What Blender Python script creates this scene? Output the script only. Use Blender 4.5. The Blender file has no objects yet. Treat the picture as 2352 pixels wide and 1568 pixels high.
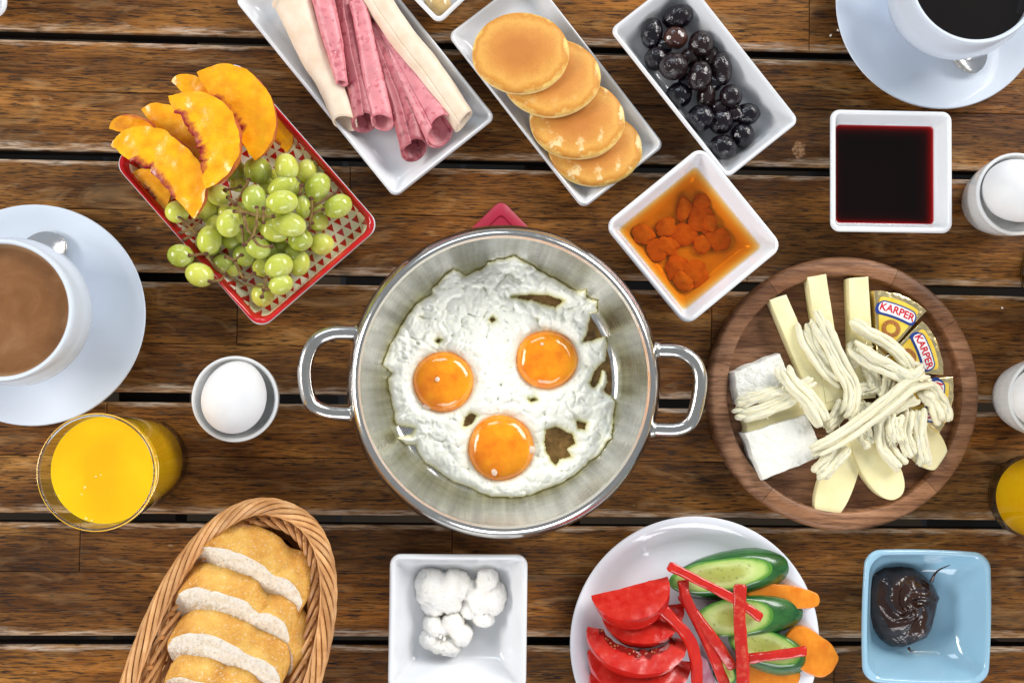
import bpy, math, random
import numpy as np
from mathutils import Matrix, Vector
random.seed(7)
rng = np.random.default_rng(7)
C = bpy.context.scene.collection
SC = bpy.context.scene

# ------------------------------------------------------------------ camera
# picture measurements are taken on a 2352 x 1568 grid; the lens, tilt and height were solved from
# the plank edges (parallel lines) and from the upright cup and tumbler (vertical lines)
CAM_H, FOC = 0.86, 2600.0
def _n(v): v = np.array(v, float); return v / np.linalg.norm(v)
Zc = -_n((-119, -84, -FOC))
Xc = np.array((56000, -812, -2600.0)); Xc = _n(Xc - Zc * Xc.dot(Zc))
Yc = np.cross(Zc, Xc)
RW = np.array((Xc, Yc, Zc))                      # camera -> world
cam_d = bpy.data.cameras.new('camera'); cam = bpy.data.objects.new('camera', cam_d); C.objects.link(cam)
cam_d.sensor_fit = 'HORIZONTAL'; cam_d.sensor_width = 36; cam_d.lens = 36 * FOC / 2352
cam_d.clip_start = 0.01; cam_d.clip_end = 50
cam.matrix_world = Matrix.Translation((0, 0, CAM_H)) @ Matrix([list(r) for r in RW]).to_4x4()
SC.camera = cam

# ------------------------------------------------------------------ world, lamps, exposure
w = bpy.data.worlds.new('World'); SC.world = w; w.use_nodes = True
bg = w.node_tree.nodes['Background']
bg.inputs[0].default_value = (0.90, 0.95, 1.0, 1); bg.inputs[1].default_value = 0.27
def area(name, loc, target, sx, sy, power, col):
    d = bpy.data.lights.new(name, 'AREA'); d.shape = 'RECTANGLE'; d.size = sx; d.size_y = sy
    d.energy = power; d.color = col
    o = bpy.data.objects.new(name, d); C.objects.link(o)
    o.location = loc
    o.rotation_euler = (Vector(target) - Vector(loc)).to_track_quat('-Z', 'Y').to_euler()
    return o
area('terrace_opening_light', (1.75, 1.55, 1.40), (0, 0, 0), 1.9, 0.9, 58, (1.0, 0.98, 0.95))
area('doorway_light', (-1.75, 0.15, 0.95), (0, 0, 0.0), 1.1, 0.45, 22, (1.0, 0.97, 0.93))
area('sky_fill_light', (-0.5, 1.9, 1.4), (0, 0, 0), 1.2, 0.6, 12, (0.80, 0.90, 1.0))  # added fill lamp, soft bluish light standing in for sky
area('front_fill_light', (0.35, -1.9, 1.05), (0, 0, 0), 1.8, 0.8, 22, (0.96, 0.96, 1.0))  # added front fill lamp, brightens faces turned to the picture bottom
SC.view_settings.view_transform = 'Standard'; SC.view_settings.look = 'None'
SC.view_settings.exposure = 0.34; SC.view_settings.gamma = 1.0; SC.view_settings.use_curve_mapping = False

# ------------------------------------------------------------------ placing
def at(px, py, z=0.0):
    d = RW @ np.array((px - 1176.0, -(py - 784.0), -FOC))
    return np.array((0, 0, CAM_H)) + d * ((z - CAM_H) / d[2])
def ats(pts, z): return np.array([at(p[0], p[1], z) for p in pts])
def rm(px, z): return px * (CAM_H - z) / FOC     # length in metres of px at height z
def zoom(x0, y0, s): return lambda x, y: ((x0 + x / s) * .6125, (y0 + y / s) * .6125)

# ------------------------------------------------------------------ noise
def _hash(ix, iy, iz, s):
    n = (ix.astype(np.int64) * 374761393 + iy.astype(np.int64) * 668265263 + iz.astype(np.int64) * 1274126177 + s * 974711) & 0xffffffff
    n = ((n ^ (n >> 13)) * 1274126177) & 0xffffffff
    n = ((n ^ (n >> 16)) * 2246822519) & 0xffffffff
    return ((n ^ (n >> 15)) & 0xffffff) / float(0xffffff) * 2 - 1
def vn(P, seed=0):
    P = np.asarray(P, float); f = np.floor(P); t = P - f; t = t * t * (3 - 2 * t)
    i = f.astype(np.int64); r = 0
    for dx in (0, 1):
        for dy in (0, 1):
            for dz in (0, 1):
                wgt = (t[:, 0] if dx else 1 - t[:, 0]) * (t[:, 1] if dy else 1 - t[:, 1]) * (t[:, 2] if dz else 1 - t[:, 2])
                r = r + wgt * _hash(i[:, 0] + dx, i[:, 1] + dy, i[:, 2] + dz, seed)
    return r
def fbm(P, octv=3, seed=0, gain=.5):
    P = np.asarray(P, float); a, r, tot = 1.0, 0, 0
    for k in range(octv):
        r = r + a * vn(P * (2.03 ** k) + 13.7 * k, seed + k); tot += a; a *= gain
    return r / tot

# ------------------------------------------------------------------ objects
WL = {}
def link_props(o, label=None, cat=None, group=None, kind=None):
    if label: o['label'] = label
    if cat: o['category'] = cat
    if group: o['group'] = group
    if kind: o['kind'] = kind
def thing(name, label, cat, loc, group=None):
    o = bpy.data.objects.new(name, None); C.objects.link(o); o.empty_display_size = .02
    o.location = tuple(loc); WL[o.name] = np.array(loc, float)
    link_props(o, label, cat, group); return o
def mk(name, V, F, mats, parent=None, label=None, cat=None, group=None, kind=None, mi=None, smooth=True,
       sharp=40, attrs=None):
    V = np.asarray(V, float)
    lo, hi = V.min(0), V.max(0)
    org = (lo + hi) / 2
    if parent is None: org[2] = lo[2]
    me = bpy.data.meshes.new(name)
    me.from_pydata((V - org).tolist(), [], [list(map(int, f)) for f in F])
    for m in (mats if isinstance(mats, (list, tuple)) else [mats]): me.materials.append(m)
    if mi is not None: me.polygons.foreach_set('material_index', np.asarray(mi, dtype=np.int32))
    if smooth:
        me.polygons.foreach_set('use_smooth', np.ones(len(me.polygons), dtype=bool))
        if sharp: me.set_sharp_from_angle(angle=math.radians(sharp))
    if attrs:
        for k, a in attrs.items():
            at_ = me.attributes.new(k, 'FLOAT', 'POINT'); at_.data.foreach_set('value', np.asarray(a, dtype=np.float32))
    me.update()
    o = bpy.data.objects.new(name, me); C.objects.link(o)
    p0 = WL[parent.name] if parent is not None else np.zeros(3)
    o.location = tuple(org - p0); WL[o.name] = org
    if parent is not None: o.parent = parent
    link_props(o, label, cat, group, kind)
    return o
def join(*vf):
    V, F, n = [], [], 0
    for v, f in vf:
        V.append(np.asarray(v)); F += [[i + n for i in q] for q in f]; n += len(v)
    return np.concatenate(V), F
def bridge(loops, cap0=True, cap1=True, closed=False):
    m = len(loops[0]); V = np.concatenate(loops); F = []
    L = len(loops)
    for k in range(L if closed else L - 1):
        a, b = k * m, ((k + 1) % L) * m
        for i in range(m):
            j = (i + 1) % m
            F.append((a + i, a + j, b + j, b + i))
    if not closed:
        if cap0: F.append(tuple(range(m - 1, -1, -1)))
        if cap1: F.append(tuple(range((L - 1) * m, L * m)))
    return V, F
def lathe(prof, c, seg=64, cap0=True, cap1=True):
    t = np.linspace(0, 2 * math.pi, seg, endpoint=False)
    loops = [np.stack((c[0] + r * np.cos(t), c[1] + r * np.sin(t), np.full(seg, c[2] + z)), 1) for r, z in prof]
    return bridge(loops, cap0, cap1)
def frames(P, up=(0, 0, 1)):
    P = np.asarray(P, float)
    T = np.gradient(P, axis=0); T /= np.linalg.norm(T, axis=1)[:, None] + 1e-12
    U = np.array(up, float); S, N = [], []
    for t in T:
        s = np.cross(t, U)
        if np.linalg.norm(s) < 1e-4: s = np.cross(t, (1, 0, 0.1))
        s = s / np.linalg.norm(s); S.append(s); N.append(np.cross(s, t))
    return T, np.array(S), np.array(N)
def smooth_path(P, n):
    P = np.asarray(P, float)
    if len(P) == 2: return P[0] + np.linspace(0, 1, n)[:, None] * (P[1] - P[0])
    Q = np.vstack((2 * P[0] - P[1], P, 2 * P[-1] - P[-2]))
    out = []
    for s in np.linspace(0, len(P) - 1 - 1e-9, n):
        i = int(s); t = s - i
        a, b, c, d = Q[i], Q[i + 1], Q[i + 2], Q[i + 3]
        out.append(.5 * (2 * b + (c - a) * t + (2 * a - 5 * b + 4 * c - d) * t * t + (3 * b - a - 3 * c + d) * t ** 3))
    return np.array(out)
def circ(m, ph=0): t = np.linspace(0, 2 * math.pi, m, endpoint=False) + ph; return np.stack((np.cos(t), np.sin(t)), 1)
def sweep(P, sec, rad=None, up=(0, 0, 1), closed=False, twist=None, cap=True):
    """sec: (m,2) or list per ring; x along side, y along normal; rad: scale per ring (scalar / (n,) / (n,2))"""
    P = np.asarray(P, float); n = len(P)
    T, S, N = frames(np.vstack((P[-1:], P, P[:1])) if closed else P, up)
    if closed: S, N = S[1:-1], N[1:-1]
    rad = np.ones((n, 2)) if rad is None else np.asarray(rad, float)
    if rad.ndim == 0: rad = np.full((n, 2), float(rad))
    if rad.ndim == 1: rad = np.stack((rad, rad), 1)
    loops = []
    for k in range(n):
        s = np.asarray(sec[k] if isinstance(sec, list) else sec)
        if twist is not None:
            c_, s_ = math.cos(twist[k]), math.sin(twist[k]); s = s @ np.array(((c_, s_), (-s_, c_)))
        loops.append(P[k] + s[:, :1] * rad[k, 0] * S[k] + s[:, 1:] * rad[k, 1] * N[k])
    return bridge(loops, cap, cap, closed)
def tube(P, r, m=10, closed=False, n=None):
    if n: 
        P = smooth_path(P, n)
        if not np.isscalar(r): r = np.interp(np.linspace(0, 1, n), np.linspace(0, 1, len(r)), r)
    return sweep(P, circ(m), np.asarray(r, float) if not np.isscalar(r) else np.full(len(P), r), closed=closed)
def rounded_ends(n, e=.12):
    t = np.linspace(0, 1, n); d = np.minimum(t, 1 - t) / e; d = np.clip(d, 0, 1)
    return np.sqrt(np.clip(1 - (1 - d) ** 2, 0.02, 1))
def rot_m(rx=0, ry=0, rz=0):
    return np.array((Matrix.Rotation(rz, 3, 'Z') @ Matrix.Rotation(ry, 3, 'Y') @ Matrix.Rotation(rx, 3, 'X')))
def sphere(nu=28, nv=16):
    V = [(0, 0, 1)]
    for j in range(1, nv):
        th = math.pi * j / nv
        for i in range(nu):
            ph = 2 * math.pi * i / nu; V.append((math.sin(th) * math.cos(ph), math.sin(th) * math.sin(ph), math.cos(th)))
    V.append((0, 0, -1)); F = []
    for i in range(nu): F.append((0, 1 + i, 1 + (i + 1) % nu))
    for j in range(nv - 2):
        for i in range(nu):
            a = 1 + j * nu; F.append((a + i, a + nu + i, a + nu + (i + 1) % nu, a + (i + 1) % nu))
    b = 1 + (nv - 2) * nu
    for i in range(nu): F.append((b + i, len(V) - 1, b + (i + 1) % nu))
    return np.array(V), F
def blob(c, rad, R=None, disp=None, nu=28, nv=16):
    D, F = sphere(nu, nv); V = D * np.array(rad)
    if disp is not None: V = V * (1 + disp(D))[:, None]
    if R is not None: V = V @ np.asarray(R).T
    return V + np.asarray(c), F
def rrect(hx, hy, r, nc=6, ns=6, bulge=0.0):
    pts = []
    cs = ((hx - r, hy - r, 0), (-hx + r, hy - r, 90), (-hx + r, -hy + r, 180), (hx - r, -hy + r, 270))
    for k, (cx, cy, a0) in enumerate(cs):
        for i in range(nc + 1):
            a = math.radians(a0 + 90 * i / nc); pts.append((cx + r * math.cos(a), cy + r * math.sin(a)))
        nx, ny, na = cs[(k + 1) % 4]; a = math.radians(na)
        q = (nx + r * math.cos(a), ny + r * math.sin(a)); p = pts[-1]
        for i in range(1, ns):
            t = i / ns; pts.append((p[0] + (q[0] - p[0]) * t, p[1] + (q[1] - p[1]) * t))
    pts = np.array(pts)
    if bulge:
        u, v = pts[:, 0] / hx, pts[:, 1] / hy
        pts = pts * np.stack((1 + bulge * (1 - v ** 2) , 1 + bulge * (1 - u ** 2)), 1)
    return pts
# ------------------------------------------------------------------ materials (all procedural)
class M:
    def __init__(s, name, base=(.8, .8, .8), rough=.5, **kw):
        s.m = bpy.data.materials.new(name); s.m.use_nodes = True; s.nt = s.m.node_tree
        s.p = s.nt.nodes['Principled BSDF']; s.out = s.nt.nodes['Material Output']
        s.set('Base Color', base); s.set('Roughness', rough)
        for k, v in kw.items(): s.set(k.replace('_', ' '), v)
    def set(s, k, v):
        i = s.p.inputs[k]
        if isinstance(v, bpy.types.NodeSocket): s.nt.links.new(v, i)
        else:
            if isinstance(v, tuple) and len(v) == 3 and i.type == 'RGBA': v = (*v, 1)
            i.default_value = v
    def n(s, t, **kw):
        nd = s.nt.nodes.new('ShaderNode' + t)
        for k, v in kw.items(): setattr(nd, k, v)
        return nd
    def inp(s, nd, i, v):
        if isinstance(v, bpy.types.NodeSocket): s.nt.links.new(v, nd.inputs[i])
        else:
            if isinstance(v, tuple) and len(v) == 3 and nd.inputs[i].type == 'RGBA': v = (*v, 1)
            nd.inputs[i].default_value = v
    def co(s, kind='Object', scale=(1, 1, 1), rot=(0, 0, 0), loc=(0, 0, 0)):
        src = s.n('NewGeometry').outputs['Position'] if kind == 'World' else s.n('TexCoord').outputs[kind]
        mp = s.n('Mapping'); s.inp(mp, 0, src); mp.inputs[1].default_value = loc; mp.inputs[2].default_value = rot; mp.inputs[3].default_value = scale
        return mp.outputs[0]
    def noise(s, vec, scale=1.0, detail=3, rough=.55, dist=0):
        nd = s.n('TexNoise'); s.inp(nd, 'Vector', vec); nd.inputs['Scale'].default_value = scale
        nd.inputs['Detail'].default_value = detail; nd.inputs['Roughness'].default_value = rough; nd.inputs['Distortion'].default_value = dist
        return nd.outputs[0]
    def voro(s, vec, scale=1.0, out='Distance', feat='F1', rnd=1.0):
        nd = s.n('TexVoronoi', feature=feat); s.inp(nd, 'Vector', vec); nd.inputs['Scale'].default_value = scale
        nd.inputs['Randomness'].default_value = rnd
        return nd.outputs[out]
    def ramp(s, fac, stops):
        nd = s.n('ValToRGB'); s.inp(nd, 0, fac); e = nd.color_ramp.elements
        while len(e) < len(stops): e.new(.5)
        for k, (p, c) in enumerate(stops):
            e[k].position = p; e[k].color = (*c, 1) if isinstance(c, tuple) else (c, c, c, 1)
        return nd.outputs[0]
    def mix(s, fac, a, b, mode='MIX'):
        nd = s.n('Mix', data_type='RGBA', blend_type=mode); s.inp(nd, 0, fac); s.inp(nd, 6, a); s.inp(nd, 7, b)
        return nd.outputs[2]
    def math(s, op, a, b=0.0, c=None):
        nd = s.n('Math', operation=op); s.inp(nd, 0, a); s.inp(nd, 1, b)
        if c is not None: s.inp(nd, 2, c)
        return nd.outputs[0]
    def sep(s, v): nd = s.n('SeparateXYZ'); s.inp(nd, 0, v); return nd.outputs
    def attr(s, name): nd = s.n('Attribute', attribute_name=name); return nd.outputs['Fac']
    def bump(s, h, strength=.3, dist=.001, nrm=None):
        nd = s.n('Bump'); s.inp(nd, 'Height', h); nd.inputs['Strength'].default_value = strength; nd.inputs['Distance'].default_value = dist
        if nrm is not None: s.inp(nd, 'Normal', nrm)
        s.set('Normal', nd.outputs[0]); return nd.outputs[0]
    def sss(s, wt, rad, scale): s.set('Subsurface Weight', wt); s.p.inputs['Subsurface Radius'].default_value = rad; s.set('Subsurface Scale', scale * (1.0 if scale > .7 else .35))

Y0, PITCH, PW = -0.0138, 0.0903, 0.0830      # plank rows as measured: lower edge of one plank, spacing, width
def mat_planks():
    m = M('stained_hardwood', rough=.5)
    pos = m.n('NewGeometry').outputs['Position']; rnd = m.n('ObjectInfo').outputs['Random']
    off = m.n('CombineXYZ'); m.inp(off, 0, m.math('MULTIPLY', rnd, 3.1)); m.inp(off, 1, m.math('MULTIPLY', rnd, 7.7)); m.inp(off, 2, m.math('MULTIPLY', rnd, 5.3))
    va = m.n('VectorMath', operation='ADD'); m.inp(va, 0, pos); m.inp(va, 1, off.outputs[0]); v = va.outputs[0]
    def mp(sc):
        q = m.n('Mapping'); m.inp(q, 0, v); q.inputs[3].default_value = sc; return q.outputs[0]
    big = m.noise(mp((7, 34, 3)), 1, 4, .6, .6)
    fine = m.noise(mp((34, 560, 8)), 1, 4, .65, .25)
    pore = m.noise(mp((85, 1150, 20)), 1, 2, .6)
    fig = m.noise(mp((16, 60, 8)), 1, 3, .6, 1.2)
    base = m.ramp(big, [(.26, (.062, .0205, .0032)), (.43, (.150, .059, .0105)), (.58, (.245, .105, .0195)), (.76, (.44, .225, .058))])
    hue = m.ramp(rnd, [(0, (.74, .66, .58)), (.35, (1.0, .96, .9)), (.6, (1.15, 1.0, .80)), (.8, (.88, .84, .84)), (1, (1.25, 1.16, 1.05))])
    base = m.mix(1.0, base, hue, 'MULTIPLY')
    base = m.mix(m.ramp(fine, [(.34, .75), (.52, 0.0)]), base, (.022, .0080, .0022))
    base = m.mix(m.ramp(pore, [(.36, .92), (.47, 0.0)]), base, (.010, .0045, .002))
    base = m.mix(m.math('MULTIPLY', m.ramp(fine, [(.55, 0.0), (.75, 1.0)]), .45), base, (.32, .17, .07))
    base = m.mix(m.math('MULTIPLY', m.ramp(fig, [(.55, 0.0), (.75, 1.0)]), .5), base, (.46, .27, .115))
    patch = m.ramp(m.noise(m.co('World', (5.5, 17, 2), loc=(1.3, .4, 0)), 1, 3, .55), [(.40, (.62, .60, .60)), (.52, (1, 1, 1)), (.66, (1.38, 1.30, 1.2))])
    base = m.mix(1.0, base, patch, 'MULTIPLY')
    # worn lighter arrises along the plank edges and a few scuffs
    y = m.sep(pos)[1]
    fr = m.math('FRACT', m.math('DIVIDE', m.math('SUBTRACT', y, Y0), PITCH))
    e1 = m.math('MULTIPLY', fr, PITCH); e2 = m.math('SUBTRACT', PW, e1)
    edge = m.math('MINIMUM', e1, m.math('MULTIPLY', e2, 1.6))
    wn = m.noise(m.co('World', (22, 160, 3)), 1, 4, .7)
    wear = m.math('SUBTRACT', m.math('MULTIPLY', wn, .0130), m.math('MULTIPLY', edge, 1.0))
    wear = m.ramp(m.math('MULTIPLY', wear, 260), [(.05, 0.0), (.95, 1.0)])
    streak = m.ramp(m.noise(m.co('World', (60, 700, 3)), 1, 2), [(.38, .15), (.58, 1.0)])
    wear = m.math('MULTIPLY', wear, streak)
    base = m.mix(m.math('MULTIPLY', wear, .8), base, m.ramp(wn, [(.4, (.42, .24, .11)), (.65, (.55, .46, .37))]))
    sc = m.ramp(m.noise(m.co('World', (34, 60, 2), loc=(4, 2, 0)), 1, 3, .6), [(.715, 0.0), (.75, 1.0)])
    base = m.mix(m.math('MULTIPLY', sc, .45), base, (.42, .31, .2))
    # one pale oval knot
    dv = m.n('VectorMath', operation='SUBTRACT'); m.inp(dv, 0, pos); dv.inputs[1].default_value = tuple(at(1835, 345, 0))
    ds = m.n('VectorMath', operation='LENGTH'); mpk = m.n('Mapping'); m.inp(mpk, 0, dv.outputs[0]); mpk.inputs[3].default_value = (1.15, .8, 0); m.inp(ds, 0, mpk.outputs[0])
    kd = m.math('ADD', ds.outputs['Value'], m.math('MULTIPLY', m.math('SUBTRACT', m.noise(m.co('World'), 220, 3), .5), .006))
    base = m.mix(m.ramp(m.math('MULTIPLY', kd, 100), [(.50, .85), (.62, 0.0)]), base, m.ramp(m.noise(m.co('World'), 420, 2), [(.4, (.16, .07, .025)), (.6, (.42, .24, .12))]))
    m.set('Base Color', base)
    m.set('Roughness', m.ramp(big, [(.3, .42), (.8, .60)])); m.set('Specular IOR Level', .20)
    hgt = m.math('ADD', m.math('MULTIPLY', fine, .6), m.math('MULTIPLY', m.ramp(pore, [(.33, 0.0), (.45, 1.0)]), .6))
    m.bump(hgt, .55, .0006)
    return m.m
def mat_dark_wood():
    m = M('dark_underside_wood', (.014, .006, .003), .7)
    v = m.co('World', (20, 300, 40)); m.set('Base Color', m.ramp(m.noise(v, 1, 3), [(.3, (.006, .003, .002)), (.7, (.03, .013, .006))])); return m.m
def ceramic(name, col=(.74, .75, .77), rough=.09):
    m = M(name, col, rough); m.set('Coat Weight', .3); m.set('Coat Roughness', .04)
    v = m.co('Object', (1, 1, 1)); m.set('Roughness', m.ramp(m.noise(v, 70, 3), [(.3, rough * .8), (.75, rough * 1.7)]))
    m.bump(m.noise(v, 60, 2), .05, .002)
    sp = m.ramp(m.noise(v, 900, 1), [(.785, 0.0), (.80, .35)])
    m.set('Base Color', m.mix(sp, col, (.45, .38, .30)))
    return m.m
def mat_steel(name, rough=.2, aniso=.0, brushed=False):
    m = M(name, (.66, .64, .61), rough); m.set('Metallic', 1.0)
    v = m.co('Object')
    if brushed:
        m.set('Anisotropic', aniso)
        tg = m.n('Tangent', direction_type='RADIAL', axis='Z'); m.set('Tangent', tg.outputs[0])
        x, y, z = m.sep(v)[:3]
        r = m.math('SQRT', m.math('ADD', m.math('MULTIPLY', x, x), m.math('MULTIPLY', y, y)))
        a = m.math('ARCTAN2', y, x)
        cb = m.n('CombineXYZ'); m.inp(cb, 0, m.math('MULTIPLY', r, 2200)); m.inp(cb, 1, m.math('MULTIPLY', a, 2.5)); m.inp(cb, 2, m.math('MULTIPLY', z, 2600))
        ring = m.noise(cb.outputs[0], 1, 3, .7)
        m.set('Roughness', m.ramp(ring, [(.25, rough * .7), (.75, rough * 1.5)]))
        m.bump(ring, .12, .0003)
        stain = m.ramp(m.noise(v, 26, 4, .6, .5), [(.46, 0.0), (.53, 1.0)])
        cb2 = m.n('CombineXYZ'); m.inp(cb2, 0, m.math('MULTIPLY', a, 7.0)); m.inp(cb2, 1, m.math('MULTIPLY', z, 6))
        streak = m.ramp(m.noise(cb2.outputs[0], 1.6, 3, .6), [(.36, (.56, .55, .535)), (.5, (.72, .71, .695)), (.66, (.86, .86, .85))])  # radial light and dark reflections painted into the steel colour
        m.set('Base Color', m.mix(m.math('MULTIPLY', stain, .22), streak, (.48, .45, .41)))
    else:
        m.set('Roughness', m.ramp(m.noise(v, 200, 2), [(.3, rough * .8), (.7, rough * 1.25)]))
    return m.m
def mat_glass():
    """thin clear tumbler wall: see-through, mirror-like at grazing angles"""
    m = M('clear_glass'); nt = m.nt; nt.nodes.remove(m.p)
    tr = m.n('BsdfTransparent'); lw = m.n('LayerWeight'); lw.inputs[0].default_value = .35
    nt.links.new(m.ramp(lw.outputs['Facing'], [(.45, (.985, .99, .99)), (.82, (.91, .925, .93)), (.98, (.55, .58, .62))]), tr.inputs[0])
    gl = m.n('BsdfGlossy'); gl.inputs['Roughness'].default_value = .02
    fr = m.n('Fresnel'); fr.inputs[0].default_value = 1.5; mx = m.n('MixShader')
    bf = m.n('NewGeometry').outputs['Backfacing']   # a straight-through ray cannot be trapped inside: only the outer face mirrors
    nt.links.new(m.math('MULTIPLY', fr.outputs[0], m.math('SUBTRACT', 1.0, bf)), mx.inputs[0]); nt.links.new(tr.outputs[0], mx.inputs[1]); nt.links.new(gl.outputs[0], mx.inputs[2])
    nt.links.new(mx.outputs[0], m.out.inputs[0]); return m.m
def mat_liquid(name, absorb, density, scatter=0.0):
    """clear coloured liquid: reflecting surface over an absorbing body"""
    m = M(name); nt = m.nt; nt.nodes.remove(m.p)
    tr = m.n('BsdfTransparent'); gl = m.n('BsdfGlossy'); gl.inputs['Roughness'].default_value = .03
    fr = m.n('Fresnel'); fr.inputs[0].default_value = 1.36; mx = m.n('MixShader')
    bf = m.n('NewGeometry').outputs['Backfacing']   # a straight-through ray cannot be trapped inside: only the outer face mirrors
    nt.links.new(m.math('MULTIPLY', fr.outputs[0], m.math('SUBTRACT', 1.0, bf)), mx.inputs[0]); nt.links.new(tr.outputs[0], mx.inputs[1]); nt.links.new(gl.outputs[0], mx.inputs[2])
    nt.links.new(mx.outputs[0], m.out.inputs[0])
    va = m.n('VolumeAbsorption'); va.inputs[0].default_value = (*absorb, 1); va.inputs[1].default_value = density
    if scatter:
        vs = m.n('VolumeScatter'); vs.inputs[0].default_value = (*absorb, 1); vs.inputs[1].default_value = scatter
        ad = m.n('AddShader'); nt.links.new(va.outputs[0], ad.inputs[0]); nt.links.new(vs.outputs[0], ad.inputs[1]); nt.links.new(ad.outputs[0], m.out.inputs[1])
    else: nt.links.new(va.outputs[0], m.out.inputs[1])
    return m.m
def mat_simple(name, c0, c1, scale, rough=.5, bump=.0, bscale=None, bdist=.001, detail=4, sss=None, coat=0.0, lo=.35, hi=.65, stretch=(1, 1, 1)):
    m = M(name, c0, rough); v = m.co('Object', stretch)
    m.set('Base Color', m.ramp(m.noise(v, scale, detail, .6), [(lo, c0), (hi, c1)]))
    if bump: m.bump(m.noise(v, bscale or scale * 2, 4, .6), bump, bdist)
    if sss: m.sss(*sss)
    if coat: m.set('Coat Weight', coat); m.set('Coat Roughness', .06)
    return m.m
def mat_peach():
    m = M('peach_flesh', (.8, .3, .02), .28); v = m.co('Object')
    n1 = m.noise(v, 90, 4, .6); pit = m.attr('pit')
    base = m.ramp(n1, [(.3, (.84, .300, .002)), (.55, (.93, .42, .003)), (.78, (.95, .52, .010))])
    pn = m.math('ADD', pit, m.math('MULTIPLY', m.math('SUBTRACT', m.noise(v, 260, 4, .7), .5), .55))
    base = m.mix(m.ramp(pn, [(.66, 0.0), (.80, .55), (1.0, 1.0)]), base, (.27, .008, .022))
    m.set('Base Color', base); m.sss(.25, (.012, .006, .002), .5)
    fib = m.noise(m.co('Object', (60, 900, 900)), 1, 3, .6)
    m.bump(m.math('ADD', m.math('MULTIPLY', fib, .7), m.noise(v, 300, 3)), .20, .0014)
    m.set('Coat Weight', .12); m.set('Coat Roughness', .15)
    return m.m
def mat_grape():
    m = M('green_grape_skin', (.3, .4, .04), .16); v = m.co('Object'); rnd = m.n('ObjectInfo').outputs['Random']
    base = m.ramp(rnd, [(0, (.33, .38, .035)), (.35, (.48, .53, .07)), (.7, (.62, .62, .10)), (1, (.42, .49, .08))])
    vein = m.ramp(m.noise(m.co('Object', (1, 1, .35)), 180, 3, .6), [(.45, 0.0), (.75, .4)])
    base = m.mix(vein, base, (.60, .66, .25))
    bloom = m.ramp(m.noise(v, 130, 3, .6), [(.5, 0.0), (.68, .32)])
    base = m.mix(bloom, base, (.64, .70, .46))
    spot = m.ramp(m.noise(v, 620, 2, .5), [(.70, 0.0), (.75, .7)])
    base = m.mix(spot, base, (.16, .11, .02))
    m.set('Base Color', base); m.sss(.8, (.014, .013, .004), .8)
    m.set('Roughness', m.ramp(m.noise(v, 130, 3, .6), [(.4, .10), (.68, .38)])); m.set('Specular IOR Level', .6)
    return m.m
def mat_olive():
    m = M('black_olive_skin', (.01, .007, .008), .14); v = m.co('Object'); rnd = m.n('ObjectInfo').outputs['Random']
    base = m.ramp(rnd, [(0, (.003, .0024, .006)), (.6, (.005, .003, .006)), (1, (.016, .006, .006))])
    base = m.mix(m.ramp(m.noise(v, 160, 3), [(.5, 0.0), (.75, .5)]), base, (.018, .009, .013))
    m.set('Base Color', base); m.set('Roughness', m.ramp(m.noise(v, 240, 3), [(.35, .08), (.7, .22)]))
    m.bump(m.noise(v, 210, 2, .5, 1.4), .40, .0018); m.set('Coat Weight', .0); m.set('Specular IOR Level', .55)
    return m.m
def mat_ham(name, base, blot, dark, amt):
    m = M(name, base, .42); v = m.co('Object'); vs = m.co('Object', (1, 1.0, 1))
    b = m.ramp(m.noise(vs, 80, 3), [(.3, tuple(c * .86 for c in base)), (.7, tuple(min(1, c * 1.12) for c in base))])
    b = m.mix(m.math('MULTIPLY', m.ramp(m.noise(vs, 190, 1, .5), [(.55, 0.0), (.61, 1.0)]), amt), b, blot)
    b = m.mix(m.math('MULTIPLY', m.ramp(m.noise(m.co('Object', loc=(3, 1, 2)), 260, 0, .5), [(.66, 0.0), (.70, 1.0)]), amt), b, dark)
    b = m.mix(m.ramp(m.noise(m.co('Object', loc=(1, 5, 2)), 360, 1), [(.76, 0.0), (.79, .8)]), b, (.85, .66, .60))
    m.set('Base Color', b); m.sss(.3, (.008, .003, .002), .4)
    m.bump(m.noise(v, 700, 2), .12, .0006); return m.m
def mat_pancake():
    m = M('pancake_top', (.6, .3, .1), .6); v = m.co('Object'); e = m.attr('edge'); sp = m.attr('spots')
    n1 = m.noise(v, 55, 4, .55); n2 = m.noise(v, 900, 2)
    t = m.math('ADD', e, m.math('MULTIPLY', m.math('SUBTRACT', n1, .5), .55))
    b = m.ramp(t, [(.25, (.50, .175, .022)), (.55, (.60, .245, .036)), (.78, (.70, .35, .062)), (.90, (.58, .23, .020)), (.99, (.83, .58, .16))])
    b = m.mix(m.ramp(n2, [(.3, .28), (.5, 0.0)]), b, (.36, .14, .03))
    pale = m.ramp(m.math('MULTIPLY', m.ramp(m.noise(v, 105, 3, .6), [(.55, 0.0), (.66, 1.0)]), sp), [(.15, 0.0), (.7, .8)])
    b = m.mix(pale, b, (.83, .64, .33)); m.set('Base Color', b)
    m.bump(m.math('ADD', n2, m.math('MULTIPLY', pale, .4)), .16, .0008); return m.m
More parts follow.
